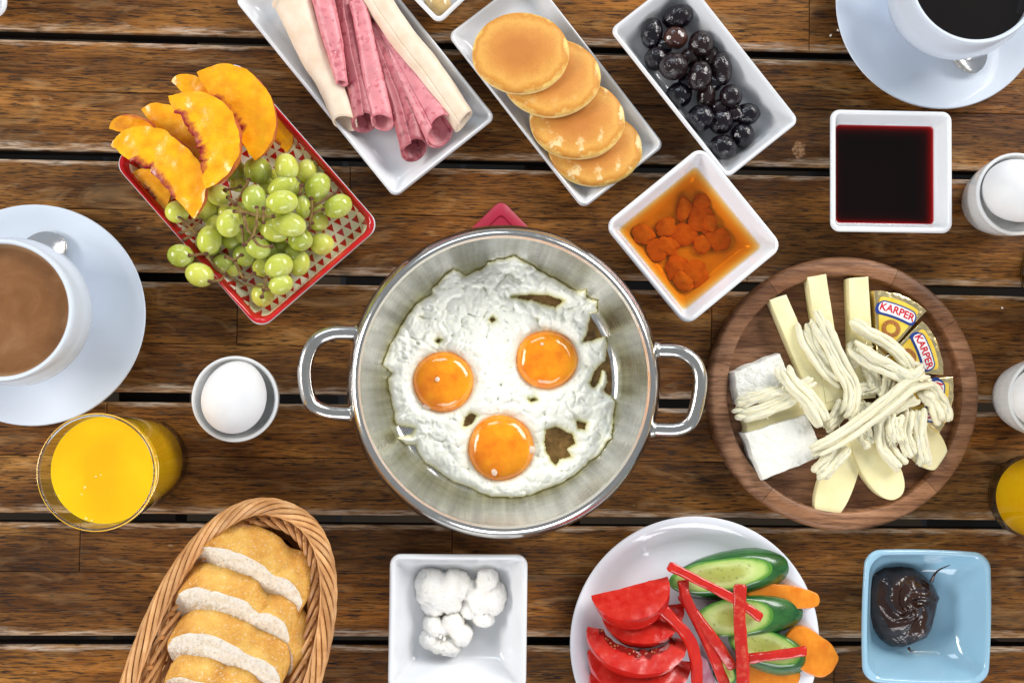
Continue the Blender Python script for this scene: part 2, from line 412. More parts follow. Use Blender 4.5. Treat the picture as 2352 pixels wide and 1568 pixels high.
def mat_crust():
    m = M('bread_crust', (.6, .3, .08), .55); v = m.co('Object')
    b = m.ramp(m.noise(v, 48, 5, .6), [(.28, (.52, .20, .026)), (.45, (.72, .35, .055)), (.6, (.82, .48, .10)), (.8, (.88, .66, .26))])
    b = m.mix(m.ramp(m.noise(v, 520, 3, .6), [(.58, 0.0), (.72, .75)]), b, (.90, .78, .54)); b = m.mix(m.ramp(m.noise(m.co('Object', loc=(2, 3, 1)), 160, 4, .65), [(.60, 0.0), (.75, .4)]), b, (.40, .14, .02)); m.set('Base Color', b)
    h = m.math('ADD', m.noise(v, 420, 4, .7), m.math('MULTIPLY', m.noise(v, 110, 3), .9)); m.bump(h, .85, .0024); return m.m
def mat_crumb():
    m = M('bread_crumb', (.8, .72, .6), .85); v = m.co('Object')
    m.set('Base Color', m.ramp(m.noise(v, 150, 5, .6), [(.3, (.78, .66, .49)), (.55, (.88, .81, .70))]))
    m.set('Base Color', m.mix(m.ramp(m.voro(m.co('Object', (1, 1, 1)), 210), [(.10, .55), (.26, 0.0)]), m.ramp(m.noise(v, 150, 5, .6), [(.3, (.78, .66, .49)), (.55, (.88, .81, .70))]), (.56, .42, .26)))
    h = m.math('ADD', m.math('MULTIPLY', m.voro(v, 300), .7), m.noise(v, 420, 4)); m.bump(h, .75, .0022); m.sss(.2, (.01, .008, .006), .4); return m.m
def mat_board():
    m = M('board_beech', (.2, .09, .04), .45); rnd = m.n('ObjectInfo').outputs['Random']
    v = m.co('World', (22, 300, 60), (0, 0, math.radians(-24)))
    g = m.noise(v, 1, 4, .65, .3); g2 = m.noise(m.co('World', (9, 42, 20), (0, 0, math.radians(-24))), 1, 3, .6, .8)
    b = m.ramp(g2, [(.3, (.145, .062, .027)), (.5, (.245, .118, .058)), (.72, (.38, .205, .115))])
    b = m.mix(m.ramp(g, [(.36, .7), (.55, 0.0)]), b, (.06, .02, .009))
    b = m.mix(m.ramp(m.noise(m.co('World', (90, 900, 60), (0, 0, math.radians(-24))), 1, 2), [(.34, .5), (.44, 0.0)]), b, (.04, .015, .008))
    b = m.mix(1.0, b, m.ramp(rnd, [(0, (.86, .84, .82)), (1, (1.22, 1.18, 1.14))]), 'MULTIPLY')
    m.set('Base Color', b); m.bump(g, .3, .0006); m.set('Specular IOR Level', .3); return m.m
def mat_tray():
    m = M('printed_tray_glaze', (.8, .72, .45), .1); v = m.co('Object'); x, y, z = m.sep(v)[:3]
    ux = m.math('DIVIDE', x, .0074); uy = m.math('DIVIDE', y, .0076)
    row = m.math('FLOOR', uy); fy = m.math('FRACT', uy)
    fx = m.math('FRACT', m.math('ADD', ux, m.math('MULTIPLY', row, .5)))
    tri = m.math('ADD', m.math('MULTIPLY', m.math('ABSOLUTE', m.math('SUBTRACT', fx, .5)), 2.0), m.math('SUBTRACT', fy, 0))
    red = m.math('LESS_THAN', tri, .86); red = m.math('MULTIPLY', red, m.math('GREATER_THAN', fy, .07))
    b = m.mix(red, m.mix(m.ramp(m.noise(v, 20, 2), [(.4, 0.0), (.6, 1.0)]), (.90, .84, .58), (.92, .90, .78)), (.58, .016, .014))
    m.set('Base Color', b); m.set('Coat Weight', .3); return m.m
def mat_cuke_face():
    m = M('cucumber_flesh', (.5, .6, .2), .2); r = m.attr('rad'); v = m.co('Object')
    n = m.noise(v, 120, 4, .6); t = m.math('ADD', r, m.math('MULTIPLY', m.math('SUBTRACT', n, .5), .16))
    b = m.ramp(t, [(.0, (.44, .48, .10)), (.42, (.47, .52, .13)), (.60, (.60, .68, .27)), (.83, (.44, .60, .16)), (.95, (.09, .27, .03))])
    sd = m.attr('seed'); sv = m.math('MULTIPLY', m.ramp(m.voro(m.co('Object', (1, 1, 1)), 330), [(.16, 1.0), (.48, 0.0)]), sd)
    b = m.mix(m.math('MULTIPLY', sv, .75), b, (.20, .22, .045)); m.set('Base Color', b); m.sss(.3, (.006, .008, .002), .4)
    m.bump(m.math('ADD', n, sv), .3, .0008); m.set('Coat Weight', .3); m.set('Coat Roughness', .1); return m.m
def mat_tomato_face():
    m = M('tomato_flesh', (.6, .06, .04), .2); r = m.attr('pit'); v = m.co('Object'); n = m.noise(v, 150, 4, .6)
    b = m.ramp(n, [(.35, (.52, .014, .010)), (.65, (.60, .040, .026)), (.85, (.70, .14, .08))])
    t = m.math('ADD', r, m.math('MULTIPLY', m.math('SUBTRACT', m.noise(v, 110, 2), .5), .5))
    wet = m.ramp(t, [(.60, 0.0), (.72, 1.0)])
    b = m.mix(wet, b, (.20, .010, .008))
    sv = m.math('MULTIPLY', m.ramp(m.voro(v, 380), [(.15, 1.0), (.32, 0.0)]), wet); b = m.mix(m.math('MULTIPLY', sv, .7), b, (.72, .42, .16))
    m.set('Base Color', b); m.set('Roughness', m.ramp(wet, [(0, .18), (1, .05)])); m.sss(.3, (.010, .003, .002), .4)
    m.bump(m.math('ADD', n, m.math('MULTIPLY', sv, 1.0)), .12, .0010); return m.m
def mat_foil():
    m = M('gold_foil', (.93, .76, .40), .26); m.set('Metallic', 1.0); v = m.co('Object')
    m.bump(m.noise(m.co('Object', (1, 1, .4)), 160, 1), .30, .003); return m.m
def mat_eggwhite():
    m = M('cooked_egg_white', (.8, .8, .7), .3); v = m.co('Object'); th = m.attr('thick')
    n = m.math('ADD', th, m.math('MULTIPLY', m.math('SUBTRACT', m.noise(v, 120, 4, .6), .5), .5))
    b = m.ramp(n, [(.02, (.58, .50, .16)), (.22, (.76, .73, .40)), (.48, (.84, .83, .63)), (.85, (.86, .865, .77))])
    b = m.mix(m.ramp(m.attr('yolky'), [(0, 0.0), (1, .75)]), b, (.84, .50, .20))
    m.set('Base Color', b); m.sss(.35, (.006, .006, .004), .5); m.set('Roughness', m.ramp(m.noise(v, 90, 3), [(.35, .10), (.7, .30)]))
    m.bump(m.noise(v, 420, 3, .6), .14, .0012); return m.m
def mat_yolk():
    m = M('runny_yolk', (.85, .3, .01), .1); v = m.co('Object'); n = m.noise(v, 75, 4, .6)
    b = m.ramp(n, [(.32, (.78, .19, .001)), (.5, (.88, .28, .002)), (.72, (.93, .37, .006))]); 
    b = m.mix(m.ramp(m.voro(v, 260), [(.08, .35), (.2, 0.0)]), b, (.62, .13, .002))
    m.set('Base Color', b); m.sss(.3, (.012, .005, .001), .5); m.bump(m.noise(v, 160, 3), .22, .0016)
    m.set('Coat Weight', .5); m.set('Coat Roughness', .03); return m.m
def mat_fiber(name, c0, c1, rough=.55):
    m = M(name, c0, rough); v = m.co('Object'); f = m.attr('around'); 
    cb = m.n('CombineXYZ'); m.inp(cb, 0, m.math('MULTIPLY', f, 9.0)); m.inp(cb, 1, m.math('MULTIPLY', m.attr('along'), 3.0))
    n = m.noise(cb.outputs[0], 1, 4, .65); m.set('Base Color', m.ramp(n, [(.32, c1), (.55, c0)]))
    m.sss(.4, (.006, .005, .003), .4); m.bump(m.math('ADD', n, m.math('MULTIPLY', m.noise(v, 600, 3), .35)), .6, .0022); return m.m
def mat_latte():
    m = M('milk_coffee_foam', (.2, .09, .03), .3); v = m.co('Object')
    n = m.noise(v, 34, 5, .62, .8); b = m.ramp(n, [(.3, (.165, .064, .017)), (.55, (.215, .092, .031)), (.75, (.28, .14, .062))])
    b = m.mix(m.ramp(m.noise(v, 420, 3), [(.66, 0.0), (.75, .35)]), b, (.38, .22, .10)); 
    b = m.mix(m.ramp(m.attr('rim'), [(.90, 0.0), (.99, .6)]), b, (.50, .33, .17)); m.set('Base Color', b)
    m.bump(m.noise(v, 500, 2), .05, .0006); return m.m
def mat_juice():
    m = M('orange_juice', (.85, .42, .0), .12); v = m.co('Object')
    b = m.ramp(m.noise(v, 30, 3), [(.35, (.90, .47, .002)), (.65, (.93, .54, .004))]); m.set('Base Color', b); m.sss(.5, (.02, .012, .002), .6); return m.m
def mat_cane():
    m = M('peeled_cane', (.55, .3, .13), .4); v = m.co('Object'); rnd = m.n('ObjectInfo').outputs['Random']
    b = m.ramp(m.noise(m.co('Object', (1, 1, 1)), 60, 4, .6), [(.3, (.46, .21, .070)), (.55, (.66, .36, .15)), (.75, (.78, .50, .26))])
    b = m.mix(1.0, b, m.ramp(rnd, [(0, (.8, .74, .66)), (.5, (1, 1, 1)), (1, (1.12, 1.08, 1.0))]), 'MULTIPLY')
    m.set('Base Color', b); m.set('Specular IOR Level', .45); m.bump(m.noise(v, 420, 3), .15, .0006); return m.m
def mat_choc():
    m = M('chocolate_spread', (.02, .007, .005), .16); v = m.co('Object')
    m.set('Base Color', m.ramp(m.noise(v, 60, 3), [(.35, (.020, .006, .003)), (.65, (.036, .011, .005))])); m.bump(m.noise(v, 170, 3, .6), .3, .0022)
    m.set('Specular IOR Level', .6); return m.m
def mat_pepper():
    return mat_simple('red_pepper_skin', (.50, .010, .008), (.60, .022, .010), 90, .16, .2, 200, .0008, sss=(.2, (.008, .002, .001), .3), coat=.4)
def mat_floor():
    m = M('floor_tiles', (.3, .3, .3), .9); m.set('Specular IOR Level', .05); v = m.co('World', (1, 1, 1))
    br = m.n('TexBrick'); m.inp(br, 'Vector', v); br.inputs['Scale'].default_value = 3.0; br.inputs['Color1'].default_value = (.004, .0035, .003, 1); br.inputs['Color2'].default_value = (.040, .028, .017, 1); br.inputs['Mortar'].default_value = (.012, .013, .015, 1); br.inputs['Mortar Size'].default_value = .012; br.inputs['Bias'].default_value = -.15
    m.set('Base Color', m.mix(m.ramp(m.noise(v, 9, 4), [(.35, 0.0), (.7, .5)]), br.outputs[0], (.010, .010, .011))); return m.m

PLANK = DARK = None
WHITE = ceramic('white_porcelain'); COOLW = ceramic('saucer_porcelain', (.62, .68, .77), .10); BLUE = ceramic('pale_blue_glaze', (.31, .52, .66), .07)
CUPW = ceramic('matt_eggcup_porcelain', (.70, .71, .71), .22)
STEEL_IN = mat_steel('brushed_steel', .23, .75, True); STEEL = mat_steel('polished_steel', .18)
GLASS = mat_glass(); RIMGLASS = M('solid_glass', (.97, .985, .98), 0.0, Transmission_Weight=1.0, IOR=1.5).m; BUBBLE = M('juice_froth', (.93, .68, .16), .15).m; JUICE = mat_juice(); LATTE = mat_latte()
COFFEE = M('black_coffee', (.004, .002, .0015), .04).m
PEACH = mat_peach()
PSKIN = mat_simple('peach_skin', (.42, .05, .03), (.62, .20, .03), 70, .6, .1, 600, sss=(.1, (.008, .003, .001), .3))
GRAPE = mat_grape(); TWIG = mat_simple('grape_twig', (.13, .05, .016), (.25, .17, .04), 120, .7, .5, 400, .001)
GTIP = M('dry_twig_scar', (.10, .038, .014), .8).m
OLIVE = mat_olive()
GOLIVE = mat_simple('green_olive_skin', (.45, .28, .09), (.62, .44, .20), 90, .2, .2, 150, .001, coat=.4)
HAM1 = mat_ham('pale_ham', (.66, .24, .265), (.55, .135, .17), (.42, .06, .085), .6)
HAM2 = mat_ham('dark_ham', (.42, .115, .13), (.32, .055, .075), (.21, .022, .035), .7)
TURKEY = mat_simple('turkey_slice', (.72, .56, .41), (.80, .67, .53), 60, .5, .1, 600, .0006, sss=(.3, (.007, .005, .003), .4))
PTOP = mat_pancake(); PSIDE = mat_simple('pancake_side', (.72, .50, .17), (.84, .68, .34), 160, .75, .5, 500, .001)
PBOT = mat_simple('pancake_base', (.13, .03, .012), (.30, .10, .03), 200, .8, .3, 400, .001)
CRUST, CRUMB = mat_crust(), mat_crumb()
BOARD = mat_board(); TRAY = mat_tray()
TRED = M('tray_red_glaze', (.50, .010, .014), .1, Coat_Weight=.3).m
CFACE = mat_cuke_face()
CSKIN = mat_simple('cucumber_skin', (.010, .070, .012), (.035, .155, .030), 110, .25, .35, 150, .0015, coat=.35, stretch=(.35, 1, 1))
CARROT = mat_simple('carrot_flesh', (.70, .19, .006), (.80, .28, .016), 120, .35, .2, 300, .0008, sss=(.25, (.01, .004, .001), .4))
TFACE = mat_tomato_face()
TSKIN = mat_simple('tomato_skin', (.45, .008, .006), (.55, .020, .010), 60, .12, .04, 100, .001, sss=(.15, (.008, .002, .001), .3), coat=.4)
PEPPER = mat_pepper(); PEPIN = mat_simple('red_pepper_inside', (.48, .014, .008), (.64, .13, .065), 170, .2, .4, 240, .0015, coat=.3, lo=.48, hi=.80)
ONION = mat_simple('pink_onion', (.60, .20, .30), (.78, .50, .58), 120, .3, .1, 200)
FOIL = mat_foil(); YELLOW = mat_simple('label_yellow', (.80, .50, .012), (.86, .66, .12), 60, .25)
LWHITE = M('label_white', (.84, .84, .84), .3).m; LRED = M('label_red', (.60, .012, .030), .3).m; LBLUE = M('label_navy', (.020, .050, .24), .3).m
BAGEL = mat_simple('bagel_print', (.24, .06, .010), (.58, .26, .07), 900, .3)
EGGW, YOLK = mat_eggwhite(), mat_yolk()
FILM = M('white_film_spot', (.82, .62, .46), .2).m
BROWNED = mat_simple('browned_butter_film', (.12, .06, .012), (.30, .17, .05), 130, .25, .7, 260, .0015)
SHELL = mat_simple('egg_shell', (.74, .74, .745), (.79, .79, .79), 40, .5, .06, 900, .0004, sss=(.15, (.006, .005, .004), .3))
KASAR = mat_simple('yellow_cheese', (.82, .74, .40), (.87, .80, .48), 60, .42, .12, 300, .0008, sss=(.4, (.007, .006, .003), .4))
FETA = mat_simple('white_cheese', (.78, .77, .69), (.83, .82, .76), 120, .5, .9, 230, .0022, sss=(.35, (.006, .006, .005), .4))
STRING = mat_fiber('string_cheese', (.85, .81, .62), (.74, .66, .38))
CURD = mat_simple('curd_cheese', (.80, .77, .71), (.86, .84, .80), 120, .55, .6, 420, .0014, sss=(.35, (.006, .005, .004), .4))
CANE = mat_cane(); CHOC = mat_choc()
TRIVET = mat_simple('crimson_silicone', (.33, .006, .032), (.38, .010, .040), 60, .45, .1, 500)
SYRUP = mat_liquid('cherry_syrup', (.86, .02, .06), 1100)
JAMLIQ = mat_liquid('apricot_syrup', (.970, .72, .03), 190)
JAMCH = mat_simple('apricot_pieces', (.40, .175, .05), (.50, .245, .08), 220, .6)
FLOOR = mat_floor()
# ------------------------------------------------------------------ setting: floor, slatted table
PLANK, DARK = mat_planks(), mat_dark_wood()
def box(x0, x1, y0, y1, z0, z1, ch=0.0):
    """box with chamfered top edges"""
    def lp(i, z): return np.array(((x0 + i, y0 + i, z), (x1 - i, y0 + i, z), (x1 - i, y1 - i, z), (x0 + i, y1 - i, z)))
    L = [lp(0, z0), lp(0, z1 - ch), lp(ch * .3, z1 - ch * .3), lp(ch, z1)] if ch else [lp(0, z0), lp(0, z1)]
    return bridge(L)
mk('floor', *box(-2.5, 2.5, -2.5, 2.5, -.80, -.74), FLOOR, kind='structure', smooth=False)
TX0, TX1 = -.50, .60
table = thing('slatted_table', 'brown stained hardwood slatted table carrying the whole breakfast', 'table', (0.05, 0, -.74))
rs = random.Random(3)
fixed = {2: [(.10, -.158, 1), (.30, .05, 0)], 3: [(.02, -.06, 0)], 4: [(.4, .41, 1)]}
for k in range(8):
    y0 = Y0 + PITCH * (4 - k); y1 = y0 + PW
    core = mk('plank', *box(TX0 + .001, TX1 - .001, y0 + .0008, y1 - .0008, -.024, -.0045), DARK, table, smooth=False)
    ym = y0 + PW * rs.uniform(.42, .58)
    for (a, b) in ((y0, ym - .00012), (ym + .00012, y1)):
        x = TX0 - rs.uniform(0, .2)
        while x < TX1:
            L = rs.uniform(.26, .52); xa, xb = max(x, TX0), min(x + L, TX1)
            if xb - xa > .02: mk('stave', *box(xa + .00014, xb - .00014, a, b, -.0048, 0, .0008 if (a == y0 or b == y1) else .0002), PLANK, core, smooth=False)
            x += L
for x in (-.262, .05, .50):
    mk('crossbar', *box(x, x + .045, -.34, .36, -.062, -.0245), DARK, table, smooth=False)
for x in (-.47, .53):
    for y in (-.30, .30): mk('leg', *box(x, x + .05, y, y + .05, -.74, -.0246), DARK, table, smooth=False)

# ------------------------------------------------------------------ dishes
def rect_frame(cor, z):
    """cor: three rim corners in picture units (A, B, C consecutive) -> centre, unit axes, half sizes"""
    A, B, Cc = [at(*p, z)[:2] for p in cor]
    u = B - A; hu = np.linalg.norm(u) / 2; u = u / (2 * hu)
    v = np.array((-u[1], u[0])); hv = (Cc - B).dot(v) / 2
    if hv < 0: v, hv = -v, -hv
    c = A + u * hu + v * hv
    if u[0] * v[1] - u[1] * v[0] < 0: u, v, hu, hv = v, u, hv, hu
    return c, u, v, hu, hv
def dish_loops(fr, prof, bulge=0.0, ns=6):
    c, u, v, hu, hv = fr; L = []
    for inset, z, r in prof:
        q = rrect(hu - inset, hv - inset, max(r, .0006), ns=ns, bulge=bulge)
        L.append(np.concatenate((c + q[:, :1] * u + q[:, 1:] * v, np.full((len(q), 1), z)), 1))
    return L
def dish_prof(zr, zf, wall, lip=.003, rc=.006, ri=.003, foot=.010):
    return [(foot, .0004, rc * .6), (foot - .0012, .0012, rc * .7), (foot - .0018, .004, rc * .8),
            (foot * .35, zr * .6, rc * .9), (.0007, zr - .0045, rc), (.0, zr - .0026, rc), (.0004, zr - .0010, rc), (.0014, zr - .0001, rc),
            (lip - .0009, zr - .0002, rc * .8), (lip - .0001, zr - .0010, ri * 1.4), (lip + .0006, zr - .0024, ri * 1.2),
            (lip + wall * .20, zf + (zr - zf) * .66, ri), (lip + wall * .46, zf + (zr - zf) * .36, ri), (lip + wall * .70, zf + (zr - zf) * .17, ri * 1.2), (lip + wall * .92, zf + (zr - zf) * .055, ri * 1.3), (lip + wall + .0010, zf + .0004, ri * 1.3), (lip + wall + .0040, zf, ri * 1.3)]
def dish(name, cor, zr, zf, wall, mat, label, cat, bulge=0.0, grow=0.0, **kw):
    fr = rect_frame(cor, zr)
    if grow: fr = (*fr[:3], fr[3] + grow, fr[4] + grow)      # corners were measured on their rounded arcs
    L = dish_loops(fr, dish_prof(zr, zf, wall, **kw), bulge)
    V, F = bridge(L)
    o = mk(name, V, F, mat, label=label, cat=cat, sharp=50)
    return fr, o
def liquid(name, fr, zr, zf, wall, zl, mat, label, cat, lip=.003, ri=.003, bulge=0.0):
    w_l = lip + wall * float(np.interp((zl - zf) / (zr - zf), (0, .055, .17, .36, .66, 1), (1.0, .92, .70, .46, .20, 0.0))) - .0003
    L = dish_loops(fr, [(lip + wall + .001, zf + .0006, ri), (lip + wall * .70 - .0003, zf + (zr - zf) * .17, ri * 1.2), (w_l + .0004, zl - .0004, ri), (w_l - .0003, zl + .0003, ri), (w_l + .0015, zl, ri)], bulge)
    V, F = bridge(L); return mk(name, V, F, mat, label=label, cat=cat)

HAMFR, _ = dish('serving_plate', [(543, -2), (907, 448), (1128, 262)], .020, .007, .009, WHITE,
                'white rectangular porcelain plate under the rolled ham and turkey slices', 'plate', grow=.0016, lip=.003, rc=.006, ri=.003, foot=.016)
PANFR, _ = dish('serving_plate', [(1033, 80), (1340, 474), (1523, 333)], .018, .007, .0085, WHITE,
                'white rectangular porcelain plate under the row of pancakes', 'plate', grow=.0014, lip=.0028, rc=.006, ri=.0025, foot=.014)
OLIFR, _ = dish('serving_dish', [(1406, 68), (1672, 404), (1829, 272)], .036, .008, .011, WHITE,
                'deep white rectangular porcelain dish holding the black olives', 'dish', grow=.0014, lip=.0028, rc=.006, ri=.003, foot=.014)
SYRFR, _ = dish('sauce_bowl', [(1909, 250), (1909, 531), (2189, 543)], .036, .008, .0135, WHITE,
                'white square porcelain bowl filled with dark cherry syrup', 'bowl', lip=.0036, rc=.007, ri=.003, foot=.018)
JAMFR, _ = dish('sauce_bowl', [(1611, 342), (1396, 517), (1588, 733)], .036, .008, .0135, WHITE,
                'white square porcelain bowl filled with orange apricot jam', 'bowl', grow=.0022, lip=.0036, rc=.009, ri=.003, foot=.018)
CURFR, _ = dish('sauce_bowl', [(895, 1272), (890, 1588), (1209, 1588)], .038, .008, .0150, WHITE,
                'white square porcelain bowl with three curd cheese rosettes', 'bowl', lip=.0036, rc=.008, ri=.003, foot=.020)
BLUFR, _ = dish('sauce_bowl', [(1990, 1264), (1984, 1566), (2272, 1566)], .036, .008, .0150, BLUE,
                'pale blue square glazed bowl with chocolate spread', 'bowl', bulge=.035, lip=.0036, rc=.011, ri=.009, foot=.018)
GOLFR, _ = dish('serving_dish', [(905, -50), (1007, 55), (1150, -40)], .034, .008, .010, WHITE,
                'small white porcelain dish holding a green olive', 'dish', lip=.003, rc=.006, ri=.003, foot=.014)
dish('serving_dish', [(12, -140), (14, 42), (-120, 44)], .030, .008, .010, WHITE,
     'white dish whose corner shows over the bare end of the table planks', 'dish', lip=.003, rc=.012, ri=.006, foot=.014)
liquid('cherry_syrup', SYRFR, .036, .008, .0135, .0215, SYRUP, 'dark red cherry syrup filling a white square bowl', 'syrup', lip=.0036)
liquid('apricot_jam', JAMFR, .036, .008, .0135, .0205, JAMLIQ, 'translucent orange apricot jam syrup in white square bowl', 'jam', lip=.0036)
zj = zoom(2260, 540, 2.305)
for k, (x, y, a, b) in enumerate([(690, 780, 75, 62), (860, 500, 50, 42), (700, 560, 70, 40), (850, 630, 90, 70), (1000, 820, 70, 62), (550, 720, 62, 52), (640, 1060, 70, 62),
                                  (790, 1110, 70, 80), (700, 1180, 62, 44), (480, 920, 62, 70), (860, 870, 50, 52), (350, 780, 55, 62), (800, 690, 42, 44), (560, 880, 66, 50), (930, 690, 40, 50)]):
    z = .0098 + .0006 * (k % 3); c = at(*zj(x, y), z); a *= .2657; b *= .2657
    mk('apricot_piece', *blob(c, (rm(a, z) * 1.55, rm(b, z) * 1.55, .0020), rot_m(0, 0, k * .7), lambda D, k=k: .42 * fbm(D * 1.9 + k * 5, 3, k), 24, 12), JAMCH,
       label='soft apricot piece sunk in orange jam', cat='apricot piece', group='apricot pieces in the jam')

# fruit tray: printed inside, red rim, white outside
zt = zoom(380, 200, 1.479)
c, u, v, hu, hv = FR = rect_frame([(538, 147), (270, 373), (585, 757)], .024)
rc = .011; hu += .0030; hv += .0030; FR = (c, u, v, hu, hv)
pr = [(.010, .0004, rc * .7), (.0085, .0015, rc * .8), (.003, .012, rc), (.0004, .0205, rc), (0, .0225, rc), (.0006, .0238, rc)]
pr2 = [(.0006, .0238, rc), (.0016, .0240, rc), (.0030, .0232, rc), (.0052, .0185, rc * .85)]
pr3 = [(.0052, .0185, rc * .85), (.0078, .0115, rc * .7), (.0095, .0075, rc * .6), (.0120, .0062, rc * .5), (.0150, .0060, rc * .4)]
ang = math.atan2(u[1], u[0])
def local_mesh(name, L, mats, parent, **kw):
    o = mk(name, *L, mats, parent, **kw)
    # keep the print aligned with the tray: rotate the object, un-rotate its mesh
    R = Matrix.Rotation(ang, 4, 'Z'); o.data.transform(R.inverted()); o.rotation_euler = (0, 0, ang); return o
tray = thing('fruit_tray', 'rectangular tray with red rim and red triangle print under peaches and grapes', 'tray', (c[0], c[1], .0004))
mk('outer_shell', *bridge(dish_loops(FR, pr), True, False), WHITE, tray)
mk('rim', *bridge(dish_loops(FR, pr2), False, False), TRED, tray)
local_mesh('printed_inside', bridge(dish_loops(FR, pr3), False, True), TRAY, tray)

# round saucers, cups, plates ----------------------------------------------------------
def saucer(c, label, R=.081):
    prof = [(.028, .0006), (.030, .0004), (.031, .003), (.045, .005), (.070, .0125), (R - .001, .0165), (R, .0178), (R - .0006, .0188), (R - .002, .0187), (R - .010, .0158),
            (.055, .0108), (.040, .0075), (.033, .0062), (.029, .0058), (.010, .0057)]
    return mk('saucer', *lathe(prof, (c[0], c[1], 0), 96), COOLW, label=label, cat='saucer')
def cup(c, name, label, hdir=None):
    z0 = .0060
    t = thing(name, label, 'cup', (c[0], c[1], z0))
    prof = [(.024, 0), (.0265, .0004), (.028, .003), (.0275, .005), (.036, .012), (.047, .026), (.0520, .042), (.0515, .056), (.0490, .068), (.0486, .0712), (.0478, .0722),
            (.0462, .0720), (.0452, .0705), (.0458, .066), (.0475, .052), (.0465, .038), (.040, .022), (.028, .012), (.012, .0105)]
    mk('body', *lathe(prof, (c[0], c[1], z0), 96), COOLW, t)
    if hdir is not None:
        h = np.array((math.cos(hdir), math.sin(hdir), 0)); up = np.array((0, 0, 1.0)); b = np.array((c[0], c[1], z0))
        P = [b + h * r + up * z for r, z in ((.0475, .060), (.060, .0630), (.0725, .058), (.0765, .046), (.072, .033), (.058, .0245), (.0445, .0255))]
        P = smooth_path(P, 28); sd = np.cross(h, up)
        mk('handle', *sweep(P, circ(12), np.stack((np.full(28, .0036), np.full(28, .0058)), 1), up=tuple(sd)), COOLW, t)
    return z0
sc1 = at(77, 723, .0178); saucer(sc1, 'pale blue-white porcelain saucer under the milky coffee')
z0 = cup(sc1, 'coffee_cup', 'round white porcelain cup of milky brown coffee', math.radians(165))
def disc(c, r, z, n=18, seg=72, dome=0.0, wob=0.0):
    L = []
    for k in range(n):
        rr = r * (1 - k / n) ; t = np.linspace(0, 2 * math.pi, seg, endpoint=False)
        L.append(np.stack((c[0] + rr * np.cos(t), c[1] + rr * np.sin(t), np.full(seg, z + dome * (1 - (rr / r) ** 2)) + wob * (1 if k == 0 else 0)), 1))
    V, F = bridge(L, False, True); return V, F
V, F = disc(sc1, .0466, z0 + .0635, wob=.0006)
mk('milky_coffee', V, F, LATTE, label='brown milky coffee with fine froth filling the round cup', cat='coffee', attrs={'rim': np.linalg.norm(V[:, :2] - sc1[:2], axis=1) / .0466})
sc2 = at(2159, 9.6, .0178); saucer(sc2, 'pale blue-white porcelain saucer under the black coffee')
z0 = cup(sc2, 'coffee_cup', 'round white porcelain cup of black coffee with handle showing', math.radians(168))
mk('black_coffee', *disc(sc2, .0469, z0 + .0585, wob=.0006), COFFEE, label='still black coffee in the round white cup', cat='coffee')
def spoon(tip, tail, label, zb):
    tip, tail = np.array(tip, float), np.array(tail, float); d = tail - tip; Ltot = np.linalg.norm(d[:2]); a = math.atan2(d[1], d[0])
    t = thing('teaspoon', label, 'spoon', (tip[0], tip[1], zb))
    nu, nv = 26, 13; T, B = [], []
    Lb, Wb = .042, .0145
    for i in range(nu):
        s = i / (nu - 1); wd = Wb * math.sin(math.pi * min(1, max(0, s)) ** .85) ** .62 if 0 < s < 1 else .0004
        if s > .85: wd = max(wd, .0028)
        for j in range(nv):
            q = j / (nv - 1) * 2 - 1; dz = -.0052 * (1 - q * q) * math.sin(math.pi * s) ** .8
            T.append((s * Lb, q * wd, .0068 + dz + .003 * max(0, s - .8)))
    T = np.array(T); B = T - np.array((0, 0, .0009)); n = nu * nv; F = []
    for i in range(nu - 1):
        for j in range(nv - 1):
            p = i * nv + j; F.append((p, p + nv, p + nv + 1, p + 1)); F.append((n + p, n + p + 1, n + p + nv + 1, n + p + nv))
    bd = [j for j in range(nv)] + [i * nv + nv - 1 for i in range(1, nu)] + [(nu - 1) * nv + j for j in range(nv - 2, -1, -1)] + [i * nv for i in range(nu - 2, 0, -1)]
    for i in range(len(bd)): p, q = bd[i], bd[(i + 1) % len(bd)]; F.append((p, q, n + q, n + p))
    R = rot_m(0, 0, a); base = np.array((tip[0], tip[1], zb))
    mk('bowl', np.vstack((T, B)) @ R.T + base, F, STEEL, t)
    Ph = smooth_path([(Lb - .002, 0, .0070), (Lb + .02, 0, .0095), (.085, 0, .0125), (Ltot, 0, .0145)], 20)
    rr = np.stack((np.interp(np.linspace(0, 1, 20), (0, .3, 1), (.0026, .0022, .0045)), np.full(20, .0009)), 1)
    V, F = sweep(Ph, circ(10), rr); mk('handle', V @ R.T + base, F, STEEL, t)
spoon(at(157, 556, .012), at(-40, 646, .012), 'steel teaspoon tucked beside the milky coffee on its saucer', .0104)
spoon(at(2236, 172, .012), at(2165, -30, .012), 'steel teaspoon tucked beside the black coffee on its saucer', .0104)

# white round plate for the vegetables
pc = at(1596, 1474, .016); PR = rm(289, .018)
mk('round_plate', *lathe([(.045, .0006), (.048, .0004), (.050, .003), (.065, .005), (PR - .006, .0135), (PR - .0006, .0165), (PR, .0176), (PR - .0008, .0186), (PR - .003, .0184), (PR - .010, .0148),
                          (PR - .018, .0095), (PR - .024, .0068), (PR - .032, .0060), (.02, .0060)], (pc[0], pc[1], 0), 112), ceramic('plate_porcelain', (.76, .77, .82), .06),
   label='white round porcelain plate under sliced tomatoes, cucumbers and peppers', cat='plate')
